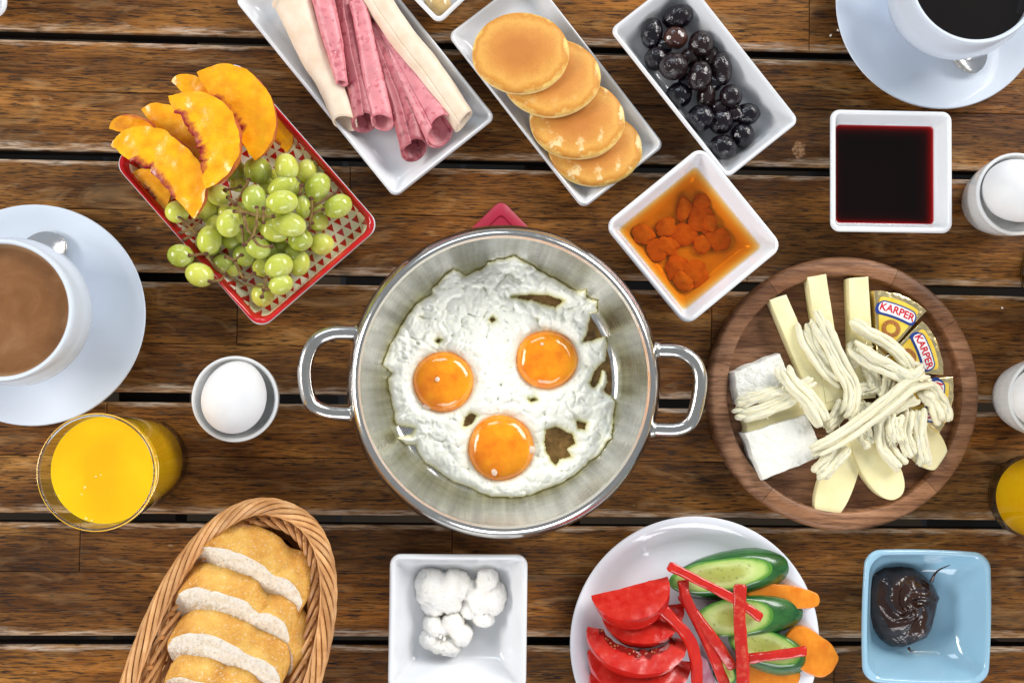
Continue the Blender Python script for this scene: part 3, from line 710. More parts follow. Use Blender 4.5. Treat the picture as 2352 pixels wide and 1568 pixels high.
# ------------------------------------------------------------------ trivet, steel pan, fried eggs
tc = at(1147, 784, .004); s = .0760
q = [rot_m(0, 0, math.radians(45)) @ np.array((x, y, 0)) for x, y in ((1, 1), (-1, 1), (-1, -1), (1, -1))]
Rz = rot_m(0, 0, math.radians(45))
def sq(h, r, z):
    p = rrect(h, h, r, nc=5, ns=2); p = np.concatenate((p, np.zeros((len(p), 1))), 1) @ Rz.T; return p + np.array((tc[0], tc[1], z))
L = [sq(s - .0006, .006, .0003), sq(s, .006, .001), sq(s, .006, .0058), sq(s - .0008, .006, .0065), sq(s - .0075, .004, .0065), sq(s - .0080, .004, .0056), sq(s - .0150, .003, .0056),
     sq(s - .0155, .003, .0065), sq(s - .026, .003, .0065), sq(s - .0265, .003, .001), sq(s - .026, .003, .0003)]
trivet = mk('trivet', *bridge(L, closed=True), TRIVET, label='crimson square trivet under the steel pan, one corner showing', cat='trivet')
PZ = .0068
pcn = at(1160, 876, .060); pcx, pcy = pcn[0], pcn[1]; RR = rm(360, .047)
pan = thing('steel_pan', 'two-handled shiny steel pan holding three fried eggs', 'pan', (pcx, pcy, PZ))
zr = .0600
prof_out = [(.070, PZ), (.080, PZ + .0006), (.0890, PZ + .004), (.0960, .028), (RR - .0105, zr - .018), (RR - .008, zr - .016), (RR - .003, zr - .0132), (RR - .0008, zr - .0128), (RR, zr - .0118), (RR - .0002, zr - .0100), (RR - .0016, zr - .0066), (RR - .0034, zr - .0030),
            (RR - .0052, zr - .0008), (RR - .0070, zr), (RR - .0090, zr - .0006), (RR - .0105, zr - .0030)]
mk('body', *lathe(prof_out, (pcx, pcy, 0), 128, True, False), STEEL, pan)
prof_in = [(RR - .0105, zr - .0030), (RR - .0110, zr - .006), (RR - .0150, .040), (.0945, .028), (.0900, .018), (.0870, .0130), (.083, .0108), (.076, .0102), (.03, .0100)]
mk('inner_lining', *lathe(prof_in, (pcx, pcy, 0), 128, False, True), STEEL_IN, pan)
for P in ([(826, 764), (760, 766), (718, 792), (700, 850), (712, 920), (748, 944), (812, 950)], [(1506, 804), (1560, 808), (1596, 832), (1608, 880), (1592, 958), (1560, 984), (1496, 985)]):
    zz = [.046, .049, .051, .052, .051, .049, .046]
    pts = smooth_path([at(p[0], p[1], z) for p, z in zip(P, zz)], 60)
    mk('handle', *tube(pts, .0053, 16), STEEL, pan)
    for e in (pts[0], pts[-1]):
        d = np.array((pcx - e[0], pcy - e[1], 0)); d /= np.linalg.norm(d)
        mk('handle_mount', *blob(e + d * .001, (.0075, .0068, .0062), rot_m(0, 0, math.atan2(d[1], d[0])), None, 18, 12), STEEL, pan)

ze = zoom(1080, 820, 1.285)
EO = [(960, 210), (1020, 200), (1090, 185), (1150, 215), (1230, 260), (1310, 300), (1350, 330), (1400, 350), (1430, 345), (1440, 380), (1485, 400), (1490, 450), (1460, 460), (1455, 510), (1440, 560), (1428, 592),
      (1530, 565), (1540, 600), (1535, 680), (1510, 700), (1480, 740), (1460, 790), (1475, 815), (1500, 790), (1515, 730), (1535, 730), (1542, 790), (1520, 830), (1560, 850), (1582, 890), (1565, 980), (1555, 1050),
      (1500, 1130), (1420, 1200), (1330, 1270), (1230, 1310), (1130, 1340), (980, 1340), (880, 1300), (780, 1260), (700, 1200), (660, 1180), (640, 1150), (610, 1090), (560, 1085), (525, 1055), (590, 1040), (605, 1012),
      (520, 990), (500, 900), (480, 780), (500, 745), (460, 705), (480, 640), (520, 560), (560, 490), (620, 410), (690, 360), (700, 330), (760, 270), (800, 245), (830, 255), (850, 272), (930, 245)]
HO = [[(1245, 1020), (1290, 1005), (1330, 1020), (1370, 1040), (1385, 1080), (1345, 1110), (1372, 1150), (1310, 1160), (1290, 1185), (1270, 1160), (1250, 1130), (1240, 1080)],
      [(850, 960), (880, 938), (912, 950), (885, 985), (850, 1005)], [(1075, 375), (1170, 366), (1250, 366), (1330, 392), (1290, 424), (1240, 412), (1180, 392)],
      [(972, 482), (985, 470), (998, 484), (986, 496)], [(712, 590), (728, 572), (738, 586), (724, 600)], [(1165, 868), (1190, 864), (1200, 874), (1175, 880)], [(1395, 975), (1440, 985), (1435, 1015), (1400, 1010)]]
ZE = .0155
toW = lambda pts: np.array([at(*ze(*p), ZE)[:2] for p in pts])
def rough_poly(P, amp, n=6, seed=0):
    P = np.asarray(P); out = []
    for i in range(len(P)):
        a, b = P[i], P[(i + 1) % len(P)]
        for t in np.arange(n) / n: out.append(a + (b - a) * t)
    out = np.array(out); nz = np.stack([fbm(np.concatenate((out * 260, np.full((len(out), 1), k * 9.1)), 1), 3, seed + k) for k in (0, 1)], 1)
    return out + nz * amp
def sdist(X, P):
    """signed distance (inside positive) of points X (n,2) to polygon P"""
    d = np.full(len(X), 1e9); ins = np.zeros(len(X), bool); n = len(P)
    for i in range(n):
        a, b = P[i], P[(i + 1) % n]; e = b - a; w_ = X - a
        t = np.clip((w_ @ e) / (e @ e + 1e-15), 0, 1); d = np.minimum(d, np.linalg.norm(w_ - t[:, None] * e, axis=1))
        cnd = (a[1] > X[:, 1]) != (b[1] > X[:, 1])
        with np.errstate(divide='ignore', invalid='ignore'):
            ins ^= cnd & (X[:, 0] < (b[0] - a[0]) * (X[:, 1] - a[1]) / (b[1] - a[1] + 1e-15) + a[0])
    return np.where(ins, d, -d)
def hfield(X0, X1, Y0_, Y1_, step, sd_fun, h_fun, zb_fun):
    xs, ys = np.arange(X0, X1, step), np.arange(Y0_, Y1_, step); gx, gy = np.meshgrid(xs, ys)
    P = np.stack((gx.ravel(), gy.ravel()), 1); sd = sd_fun(P); keep = sd > -step * .7
    zt = h_fun(P, np.maximum(sd, 0)); idx = -np.ones(len(P), int); idx[keep] = np.arange(keep.sum()); nx = len(xs)
    V = np.column_stack((P[keep], zt[keep])); F = []; g = idx.reshape(len(ys), nx)
    a, b, c_, d_ = g[:-1, :-1], g[:-1, 1:], g[1:, 1:], g[1:, :-1]; ok = (a >= 0) & (b >= 0) & (c_ >= 0) & (d_ >= 0)
    F = np.stack((a[ok], b[ok], c_[ok], d_[ok]), 1)
    # skirt down to what it lies on
    from collections import Counter
    E = {}
    for q in F.tolist():
        for i in range(4):
            p_, r_ = q[i], q[(i + 1) % 4]; k_ = (min(p_, r_), max(p_, r_)); E[k_] = None if k_ in E else (p_, r_)
    bd = [e for e in E.values() if e]; vs = sorted({i for e in bd for i in e}); mp = {v_: len(V) + i for i, v_ in enumerate(vs)}
    low = V[vs].copy(); low[:, 2] = zb_fun(low[:, :2])
    F = F.tolist() + [(b_, a_, mp[a_], mp[b_]) for a_, b_ in bd]
    return np.vstack((V, low)), F, np.concatenate((sd[keep], sd[keep][vs]))
PO = rough_poly(toW(EO), .0011, 5, 3); PH = [rough_poly(toW(h), .0010, 4, 11 + i) for i, h in enumerate(HO)]
YK = [(748, 785, 147, 147), (1250, 678, 151, 143), (1027, 1105, 160, 160)]
YW = [(at(*ze(x, y), .020)[:2], rm(a * .4766, .022), rm(b * .4766, .022)) for x, y, a, b in YK]
def e_sd(P):
    d = sdist(P, PO)
    for h in PH: d = np.minimum(d, -sdist(P, h))
    return d
def panz(P):
    r = np.hypot(P[:, 0] - pcx, P[:, 1] - pcy); q = np.array(prof_in[::-1]); return np.interp(r, q[:, 0], q[:, 1]) + .0002
def worley(P, seed):
    i = np.floor(P).astype(np.int64); d = np.full(len(P), 9.0); z0_ = np.zeros(len(P), np.int64)
    for dx in (-1, 0, 1):
        for dy in (-1, 0, 1):
            cx_, cy_ = i[:, 0] + dx, i[:, 1] + dy
            px_ = cx_ + .5 + .45 * _hash(cx_, cy_, z0_, seed); py_ = cy_ + .5 + .45 * _hash(cx_, cy_, z0_ + 7, seed)
            d = np.minimum(d, np.hypot(P[:, 0] - px_, P[:, 1] - py_))
    return d
def e_h(P, d):
    n3 = np.concatenate((P, np.zeros((len(P), 1))), 1)
    wp = n3 + .004 * np.stack((fbm(n3 * 90, 2, 51), fbm(n3 * 90, 2, 52), 0 * P[:, 0]), 1)
    lump = fbm(wp * 110, 4, 21); ridge = 1 - np.abs(fbm(wp * 75, 3, 31)) * 2.6; fine = fbm(wp * 420, 3, 41)
    holes = np.clip((fbm(wp * 240, 2, 61) - .42) * 6, 0, 1); curd = np.clip(fbm(wp * 48 + 9, 2, 71) * 2.2, 0, 1)
    c1_, c2_ = worley(wp[:, :2] * 105, 5), worley(wp[:, :2] * 230 + 40, 6)
    t = (.0026 + .0042 * np.sqrt(np.clip(1.02 - c1_ ** 2 * 1.3, 0, 1)) + .0020 * np.sqrt(np.clip(1 - c2_ ** 2, 0, 1)) + .0016 * lump + .0003 * fine - .0011 * holes) + curd * .0022 * np.abs(fbm(wp * 190, 3, 81)) * 2.0
    t = np.maximum(t, .0012) * (1 - np.exp(-d / .0028)) + .0007
    for (c_, a, b) in YW:                                   # smooth collar around each yolk
        q = np.hypot((P[:, 0] - c_[0]) / a, (P[:, 1] - c_[1]) / b); k = np.clip((q - 1.0) / .35, 0, 1); t = t * (k * .75 + .25) + (1 - k) * .0028
        t = np.where(q < .96, .0016, t)
    return panz(P) + t
mn, mx = PO.min(0), PO.max(0)
V, F, sd = hfield(mn[0] - .001, mx[0] + .001, mn[1] - .001, mx[1] + .001, .00066, e_sd, e_h, panz)
thick = np.clip((V[:, 2] - panz(V[:, :2])) / .008, 0, 1)
yolky = np.zeros(len(V))
for (c_, a, b) in YW: q = np.hypot((V[:, 0] - c_[0]) / a, (V[:, 1] - c_[1]) / b); yolky = np.maximum(yolky, np.clip(1 - (q - .98) / .10, 0, 1) ** 1.5)
eggs = thing('fried_eggs', 'three sunny-side-up fried eggs run together in the steel pan', 'fried eggs', (pcx, pcy, .0102))
mk('egg_white', V, F, EGGW, eggs, sharp=0, attrs={'thick': thick, 'yolky': yolky})
SPOT = [[(-28, -12, 12, 12), (-75, 118, 26, 14)], [(-25, -75, 9, 7)], [(-32, 110, 15, 24), (140, 8, 24, 20), (75, 140, 26, 14)]]
for k, (c_, a, b) in enumerate(YW):
    nr, ns_ = 16, 64; L = []; zb0 = .0118
    for i in range(nr):
        f = math.sin(math.pi / 2 * (i / (nr - 1.0) if i < nr - 1 else .985)); rr = math.cos(math.pi / 2 * (i / (nr - 1.0))) if i < nr - 1 else .02
        th = np.linspace(0, 2 * math.pi, ns_, endpoint=False); rr = rr ** .72
        wob = 1 + .012 * np.sin(3 * th + k) + .008 * np.sin(5 * th + 2 * k)
        L.append(np.stack((c_[0] + a * rr * np.cos(th) * wob, c_[1] + b * rr * np.sin(th) * wob, np.full(ns_, zb0 + .0122 * f ** .8)), 1))
    V, F = bridge(L, False, True)
    V[:, 2] += .0004 * fbm(V * 160, 2, 5 + k)
    yo = mk('yolk', V, F, YOLK, eggs)
    for (dx, dy, ra, rb) in SPOT[k]:
        x, y, _, _ = YK[k]; e = math.hypot(dx / YK[k][2], dy / YK[k][3]); z = zb0 + .0122 * math.sqrt(max(0.02, 1 - min(1, e) ** 2.6)) + .0004
        mk('film_spot', *blob(at(*ze(x + dx, y + dy), z), (rm(ra * .4766, z), rm(rb * .4766, z), .0011), None, None, 14, 8), FILM, yo)
bx0 = toW(EO); bc = bx0.mean(0)
mk('browned_film', *lathe([(.084, .0001), (.0835, .0004), (.05, .0003), (.02, .0003)], (bc[0], bc[1], .0104), 64, False, True), BROWNED, eggs)
# ------------------------------------------------------------------ egg cups, eggs, glasses
def eggcup(base, label):
    prof = [(.019, .0), (.0205, .0006), (.0215, .003), (.0245, .010), (.0275, .022), (.0296, .036), (.0304, .046), (.0306, .0475), (.0300, .0486), (.0290, .0488), (.0280, .0480), (.0272, .044), (.0258, .034), (.0225, .022), (.014, .014), (.005, .013)]
    return mk('egg_cup', *lathe(prof, (base[0], base[1], .0003), 72), CUPW, label=label, cat='egg cup')
def egg(c, a_dir, tilt, label, r=.0222, L=.0282):
    D, F = sphere(40, 28); V = D * np.array((r, r, L)); V[:, :2] *= (1 - .10 * D[:, 2])[:, None]
    R = rot_m(0, tilt, a_dir); V = V @ R.T + c
    return mk('boiled_egg', V, F, SHELL, label=label, cat='egg')
def shift(p, q): return (p[0] + q[0], p[1] + q[1])
c1 = at(540, 916, .0475); eggcup(c1, 'white porcelain egg cup with a whole egg beside the orange juice')
egg(at(539, 910, .056), math.radians(68), math.radians(52), 'white boiled egg leaning in the cup beside the orange juice')
c2 = at(2335, 446, .0475); eggcup(c2, 'white porcelain egg cup beside the cherry syrup bowl')
egg(at(2343, 440, .056), math.radians(-40), math.radians(38), 'white boiled egg in the cup beside the cherry syrup bowl')
c3 = at(2409, 913, .0475); eggcup(c3, 'white porcelain egg cup beside the wooden cheese board')
egg(at(2408, 910, .056), math.radians(20), math.radians(30), 'white boiled egg in the cup beside the wooden cheese board')
def glass(base, name, label, jl, H=.115, rt=.0380, rb=.0312, fill=.097):
    rad = lambda z: rb + (rt - rb) * (z / H) ** .9
    b = (base[0], base[1], .0003); wl = .0017
    out = [(.010, .0012), (rb - .004, .0006), (rb - .0015, .0), (rb - .0002, .0012)] + [(rad(z), z) for z in np.linspace(.004, H - .0012, 14)] + [(rt - .0003, H - .0004), (rt - wl / 2, H)]
    inn = [(rt - wl + .0003, H - .0004)] + [(rad(z) - wl, z) for z in np.linspace(H - .0014, .013, 14)] + [(rb - wl - .0022, .0100), (rb - .010, .0088), (.006, .0086)]
    tb = thing('tumbler', label, 'glass', b)
    mk('wall', *lathe(out[5:-2] + inn[1:-3], b, 96, False, False), GLASS, tb)
    q = np.linspace(0, 2 * math.pi, 13)[:-1]; tq = np.linspace(0, 2 * math.pi, 96, endpoint=False)
    mk('rim', *bridge([np.stack((b[0] + (rt - wl / 2 + .0011 * math.cos(s_)) * np.cos(tq), b[1] + (rt - wl / 2 + .0011 * math.cos(s_)) * np.sin(tq), np.full(96, H - .0008 + .0013 * math.sin(s_))), 1) for s_ in q], closed=True), RIMGLASS, tb)
    mk('base', *lathe(out[:5] + [(rad(.0045) - .0004, .0048), (rad(.0045) - .003, .0080), (.006, .0084)], b, 96), RIMGLASS, tb)
    jz = [(.006, .0087)] + [(rb - .010, .0089), (rb - wl - .0023, .0101)] + [(rad(z) - wl - .00008, z) for z in np.linspace(.0132, fill, 14)] + [(rad(fill) - wl - .0011, fill - .0005)] + [(r_, fill - .0005) for r_ in (.028, .02, .008)]
    ju = thing('orange_juice', jl, 'juice', (b[0], b[1], .0090))
    mk('liquid', *lathe(jz, b, 96), JUICE, ju)
    rj = np.random.default_rng(int(abs(base[0]) * 1e4))
    for k in range(16):                               # froth bubbles, most of them along the edge
        aa, rr = rj.uniform(0, 6.28), (rad(fill) - wl) * (rj.uniform(.955, .97) if k < 12 else rj.uniform(.1, .8)); sz = rj.uniform(.0004, .0011)
        mk('bubble', *blob((b[0] + rr * math.cos(aa), b[1] + rr * math.sin(aa), fill - .0003), (sz, sz, sz * .7), None, None, 10, 6), BUBBLE, ju)
glass(at(335, 1055, 0), 'tumbler', 'clear tumbler of orange juice standing beside the bread basket', 'bright orange juice in the tumbler beside the bread basket')
glass(at(2357, 1137, 0), 'tumbler', 'clear tumbler of orange juice between cheese board and blue bowl', 'orange juice in the tumbler between cheese board and blue bowl')
glass(at(2430, 632, 0), 'tumbler', 'clear tumbler of juice between the two egg cups', 'orange juice in the tumbler between the two egg cups')

# ------------------------------------------------------------------ cheese board
zb = zoom(2640, 920, 1.4)
bcn = at(1942, 903, .021); bxy = (bcn[0], bcn[1]); BR = rm(319, .019)
board = thing('cheese_board', 'round brown wooden board with raised rim carrying the cheeses', 'board', (bxy[0], bxy[1], .0003))
mk('base', *lathe([(BR - .004, .0003), (BR - .0015, .002), (BR - .0015, .0095), (BR - .0135, .0100), (BR - .0160, .0096), (BR - .0185, .0100), (.02, .0100)], (*bxy, 0), 128), BOARD, board)
seg_px = [(1035, 95), (1350, 375), (1468, 765), (1290, 1365), (290, 1365), (20, 600), (330, 170)]
angs = sorted(math.atan2(*(at(*zb(*p), .021)[:2] - bcn[:2])[::-1]) for p in seg_px)
prof = [(BR - .0014, .0004), (BR - .0006, .002), (BR, .006), (BR, .0165), (BR - .0010, .0195), (BR - .0030, .0208), (BR - .0115, .0210), (BR - .0132, .0200), (BR - .0140, .0170), (BR - .0146, .0098)]
for k in range(len(angs)):
    a0, a1 = angs[k] + .0016, (angs[(k + 1) % len(angs)] + (2 * math.pi if k == len(angs) - 1 else 0)) - .0016
    n = max(6, int((a1 - a0) / .045)); L = []
    for t in np.linspace(a0, a1, n): L.append(np.array([(bxy[0] + r * math.cos(t), bxy[1] + r * math.sin(t), z) for r, z in prof]))
    mk('rim_segment', *bridge(L), BOARD, board)
BZ = .0102
def prism(top, thick, z1, ch=.0006, spread=0.0, wob=.0, seed=0, sub=5):
    """slab with top outline `top` (n,2) at height z1; rounded edges; optional side spread"""
    P = []
    for i in range(len(top)):
        a, b = np.array(top[i]), np.array(top[(i + 1) % len(top)])
        for t in np.arange(sub) / sub: P.append(a + (b - a) * t)
    P = np.array(P); c = P.mean(0)
    if wob: P = P + wob * np.stack([fbm(np.concatenate((P * 180, np.full((len(P), 1), 3.0 * k)), 1), 3, seed + k) for k in (0, 1)], 1)
    d = P - c; r = np.linalg.norm(d, axis=1)[:, None]; n = d / r
    lp = lambda ins, z: np.concatenate((P - n * ins, np.full((len(P), 1), z)), 1)
    L = [lp(ch - spread, z1 - thick), lp(-spread, z1 - thick + ch), lp(-spread * .1, z1 - ch * 1.2), lp(ch * .3, z1 - ch * .3), lp(ch, z1), lp(ch * 3, z1 + .0001)]
    return bridge(L)
def strip(a, b, w0, w1): 
    a, b = np.array(a), np.array(b); d = (b - a) / np.linalg.norm(b - a); n = np.array((-d[1], d[0]))
    return [a + n * w0 / 2, a - n * w0 / 2, b - n * w1 / 2, b + n * w1 / 2]
def W(pts, z): return [at(*zb(*p), z)[:2] for p in pts]
for (q, th, lab) in (([(345, 285), (432, 258), (700, 860), (590, 880)], .0120, 'yellow cheese stick lying beside the white cheese blocks'),
                     ([(545, 168), (640, 150), (745, 800), (640, 830)], .0125, 'yellow cheese stick in the middle of three sticks'),
                     ([(760, 172), (862, 162), (905, 800), (780, 810)], .0125, 'yellow cheese stick lying beside the foil cheese triangle')):
    mk('cheese_stick', *prism(W(q, BZ + th), th, BZ + th, .0007, wob=.0004, sub=12), KASAR, label=lab, cat='cheese', group='yellow cheese sticks on the board')
def oval(cx, cy, a, b, ang, n=40, p=2.3):
    o = []
    for t in np.linspace(0, 2 * math.pi, n, endpoint=False):
        u_, v_ = a * np.sign(math.cos(t)) * abs(math.cos(t)) ** (2 / p), b * np.sign(math.sin(t)) * abs(math.sin(t)) ** (2 / p)
        o.append((cx + u_ * math.cos(ang) - v_ * math.sin(ang), cy + u_ * math.sin(ang) + v_ * math.cos(ang)))
    return o
for (a, th, lab) in (((703, 1235, 225, 92, math.radians(110)), .008, 'oval yellow cheese slice jutting to the board rim below the string cheese'),
                     ((915, 1145, 210, 97, math.radians(60)), .0125, 'thick oval yellow cheese slice with faceted end'),
                     ((1165, 1040, 150, 92, math.radians(58)), .009, 'oval yellow cheese slice under the foil triangle side')):
    mk('cheese_slice', *prism(W(oval(*a), BZ + th), th, BZ + th, .0008, sub=1), KASAR, label=lab, cat='cheese', group='oval yellow cheese slices on the board')
for (q, th, z1, lab, mt) in (([(215, 985), (540, 890), (640, 1095), (305, 1232)], .016, BZ + .0165, 'big white cheese block with knife-ribbed top at the board edge', FETA),
                             ([(160, 668), (398, 568), (490, 760), (180, 830)], .017, BZ + .0175, 'white cheese block with crumbled corner beside a yellow stick', FETA),
                             ([(215, 915), (500, 815), (570, 905), (225, 980)], .011, BZ + .0115, 'thin cream cheese slice wedged between two white cheese blocks', KASAR)):
    V, F = prism(W(q, z1), th, z1, .0009, spread=.0012, wob=.0012, seed=len(lab), sub=14)
    mk('cheese_block', V, F, mt, label=lab, cat='cheese', group='cheese blocks on the board')
# string cheese
SS = [([(575, 345), (640, 470), (720, 620), (782, 740), (775, 850), (735, 905)], 78, .030, 1), ([(512, 395), (560, 520), (640, 640), (735, 730)], 80, .025, 2), ([(750, 800), (700, 890), (625, 955)], 78, .026, 3),
      ([(405, 625), (470, 730), (560, 830), (628, 940)], 88, .034, 4), ([(150, 895), (300, 868), (430, 815), (575, 700)], 74, .030, 5), ([(165, 835), (300, 790), (440, 745)], 52, .029, 6),
      ([(565, 1090), (700, 1025), (850, 915), (980, 812), (1090, 725), (1205, 705)], 78, .037, 7), ([(760, 400), (850, 455), (960, 515), (1040, 585), (1085, 670)], 58, .031, 8),
      ([(775, 515), (880, 590), (980, 640), (1080, 695), (1150, 645)], 82, .034, 9), ([(805, 500), (775, 570), (800, 645)], 62, .024, 10), ([(850, 600), (880, 690), (912, 790)], 66, .024, 11),
      ([(975, 650), (965, 730), (935, 805)], 60, .024, 12), ([(1140, 745), (1220, 815), (1272, 930)], 98, .030, 13), ([(945, 880), (950, 1000), (985, 1090), (1045, 1160)], 98, .029, 14),
      ([(1065, 860), (1055, 1000), (1090, 1125)], 62, .029, 15), ([(1010, 880), (1005, 960), (1020, 1040)], 76, .034, 16), ([(1145, 850), (1128, 1000), (1162, 1165)], 68, .027, 17),
      ([(740, 1045), (660, 1135), (585, 1222)], 84, .030, 18), ([(810, 960), (885, 1045)], 74, .026, 19), ([(800, 770), (905, 735)], 66, .025, 20), ([(1125, 790), (1010, 855), (895, 935)], 62, .031, 21),
      ([(660, 830), (740, 840)], 60, .019, 22), ([(855, 820), (820, 880)], 54, .020, 23), ([(1085, 640), (1150, 660)], 70, .024, 24)]
SLAB = {7: 'longest string cheese strand crossing on top of the whole pile', 5: 'string cheese strand lying flat across the white cheese blocks', 4: 'string cheese strand leaning from a white block onto a yellow stick',
        1: 'thick split string cheese strand running down over the middle yellow stick', 13: 'broad string cheese strand drooping over the half-hidden foil triangle', 18: 'short frayed string cheese strand resting on the oval slice by the rim',
        6: 'thin crumbly cheese strip on the edge of the crumbled white block', 8: 'slim arched string cheese strand beside the fully visible foil label'}
for (pp, wd, zt_, sd_) in SS:
    rs_ = np.random.default_rng(sd_); R0 = rm(wd * .4375 / 2, zt_); parts_, aro, alo = [], [], []
    nb = 3 if wd < 62 else (4 if wd < 76 else 5)
    zs = zt_ - .0008 * abs(np.linspace(-1, 1, len(pp))) + rs_.normal(0, .0006, len(pp))
    spine = smooth_path([at(*zb(*p), z) for p, z in zip(pp, zs)], 60); T_s, S_s, N_s = frames(spine); tt = np.linspace(0, 1, 60)
    for j in range(nb):                               # torn fibre bundles lying against each other
        off = (j - (nb - 1) / 2) * 2 * R0 / (nb + .35); w0, w1 = rs_.uniform(-.05, .13), 1 - rs_.uniform(-.05, .13)
        n = 10 + 8 * len(pp); t_ = np.linspace(max(w0, 0), min(w1, 1), n)
        wob = off * (1 + .18 * np.sin(t_ * 5 + sd_ + j)) + R0 * .22 * fbm(np.stack((t_ * 4, np.full(n, sd_ + j * 7.3), np.zeros(n)), 1), 2, j)
        ip = lambda A: np.stack([np.interp(t_, tt, A[:, q]) for q in range(3)], 1)
        P = ip(spine) + ip(S_s) * wob[:, None] + ip(N_s) * (R0 * .16 * rs_.normal() + R0 * .12 * np.sin(t_ * 7 + j))[:, None]
        m = 14; th = np.linspace(0, 2 * math.pi, m, endpoint=False); sec = []
        for k in range(n):
            q = np.stack((np.cos(th) * 1.3, np.sin(th) * 1.3, np.full(m, k * .07 + sd_ * 7 + j * 3)), 1)
            g = 1 + .50 * fbm(q * 2.1, 3, sd_ + j); sec.append(np.stack((np.cos(th) * g, np.sin(th) * g), 1))
        e = rounded_ends(n, .10) * (1 - .35 * np.clip((np.abs(t_ - .5) - .38) * 8, 0, 1) * rs_.random())
        rw = R0 / (nb + .35) * (1.9 + .5 * rs_.random()) * (1 + .2 * fbm(np.stack((t_ * 6, np.full(n, sd_ * 2 + j), np.zeros(n)), 1), 2, sd_))
        V, F = sweep(P, sec, np.stack((rw * (.25 + .75 * e), np.minimum(rw * 1.25, .0040) * (.2 + .8 * e)), 1), twist=np.linspace(0, rs_.uniform(-1.2, 1.2), n))
        parts_.append((V, F)); aro.append(np.tile(np.arange(m) / m * 1.6 + j * 2.1, n)); alo.append(np.repeat(np.arange(n) / n, m))
    for w_ in range(4):                               # loose wisps
        t0 = rs_.uniform(.05, .9); i0 = int(t0 * 59); p0 = spine[i0]; d = S_s[i0] * rs_.choice((-1, 1)) + T_s[i0] * rs_.uniform(-.8, .8)
        P = smooth_path([p0 + d * R0 * .7, p0 + d * R0 * 1.15 + N_s[i0] * .0008, p0 + d * R0 * 1.4 + T_s[i0] * .001], 8)
        V, F = tube(P, np.linspace(.0007, .0002, 8), 5); parts_.append((V, F)); aro.append(np.zeros(len(V))); alo.append(np.zeros(len(V)))
    V, F = join(*parts_); V[:, 2] = np.maximum(V[:, 2], BZ + .0006)
    mk('string_cheese', V, F, STRING, label=SLAB.get(sd_, 'pale torn strand of string cheese piled across the wooden board'), cat='cheese', group='string cheese strands on the board', sharp=0,
       attrs={'around': np.concatenate(aro), 'along': np.concatenate(alo)})
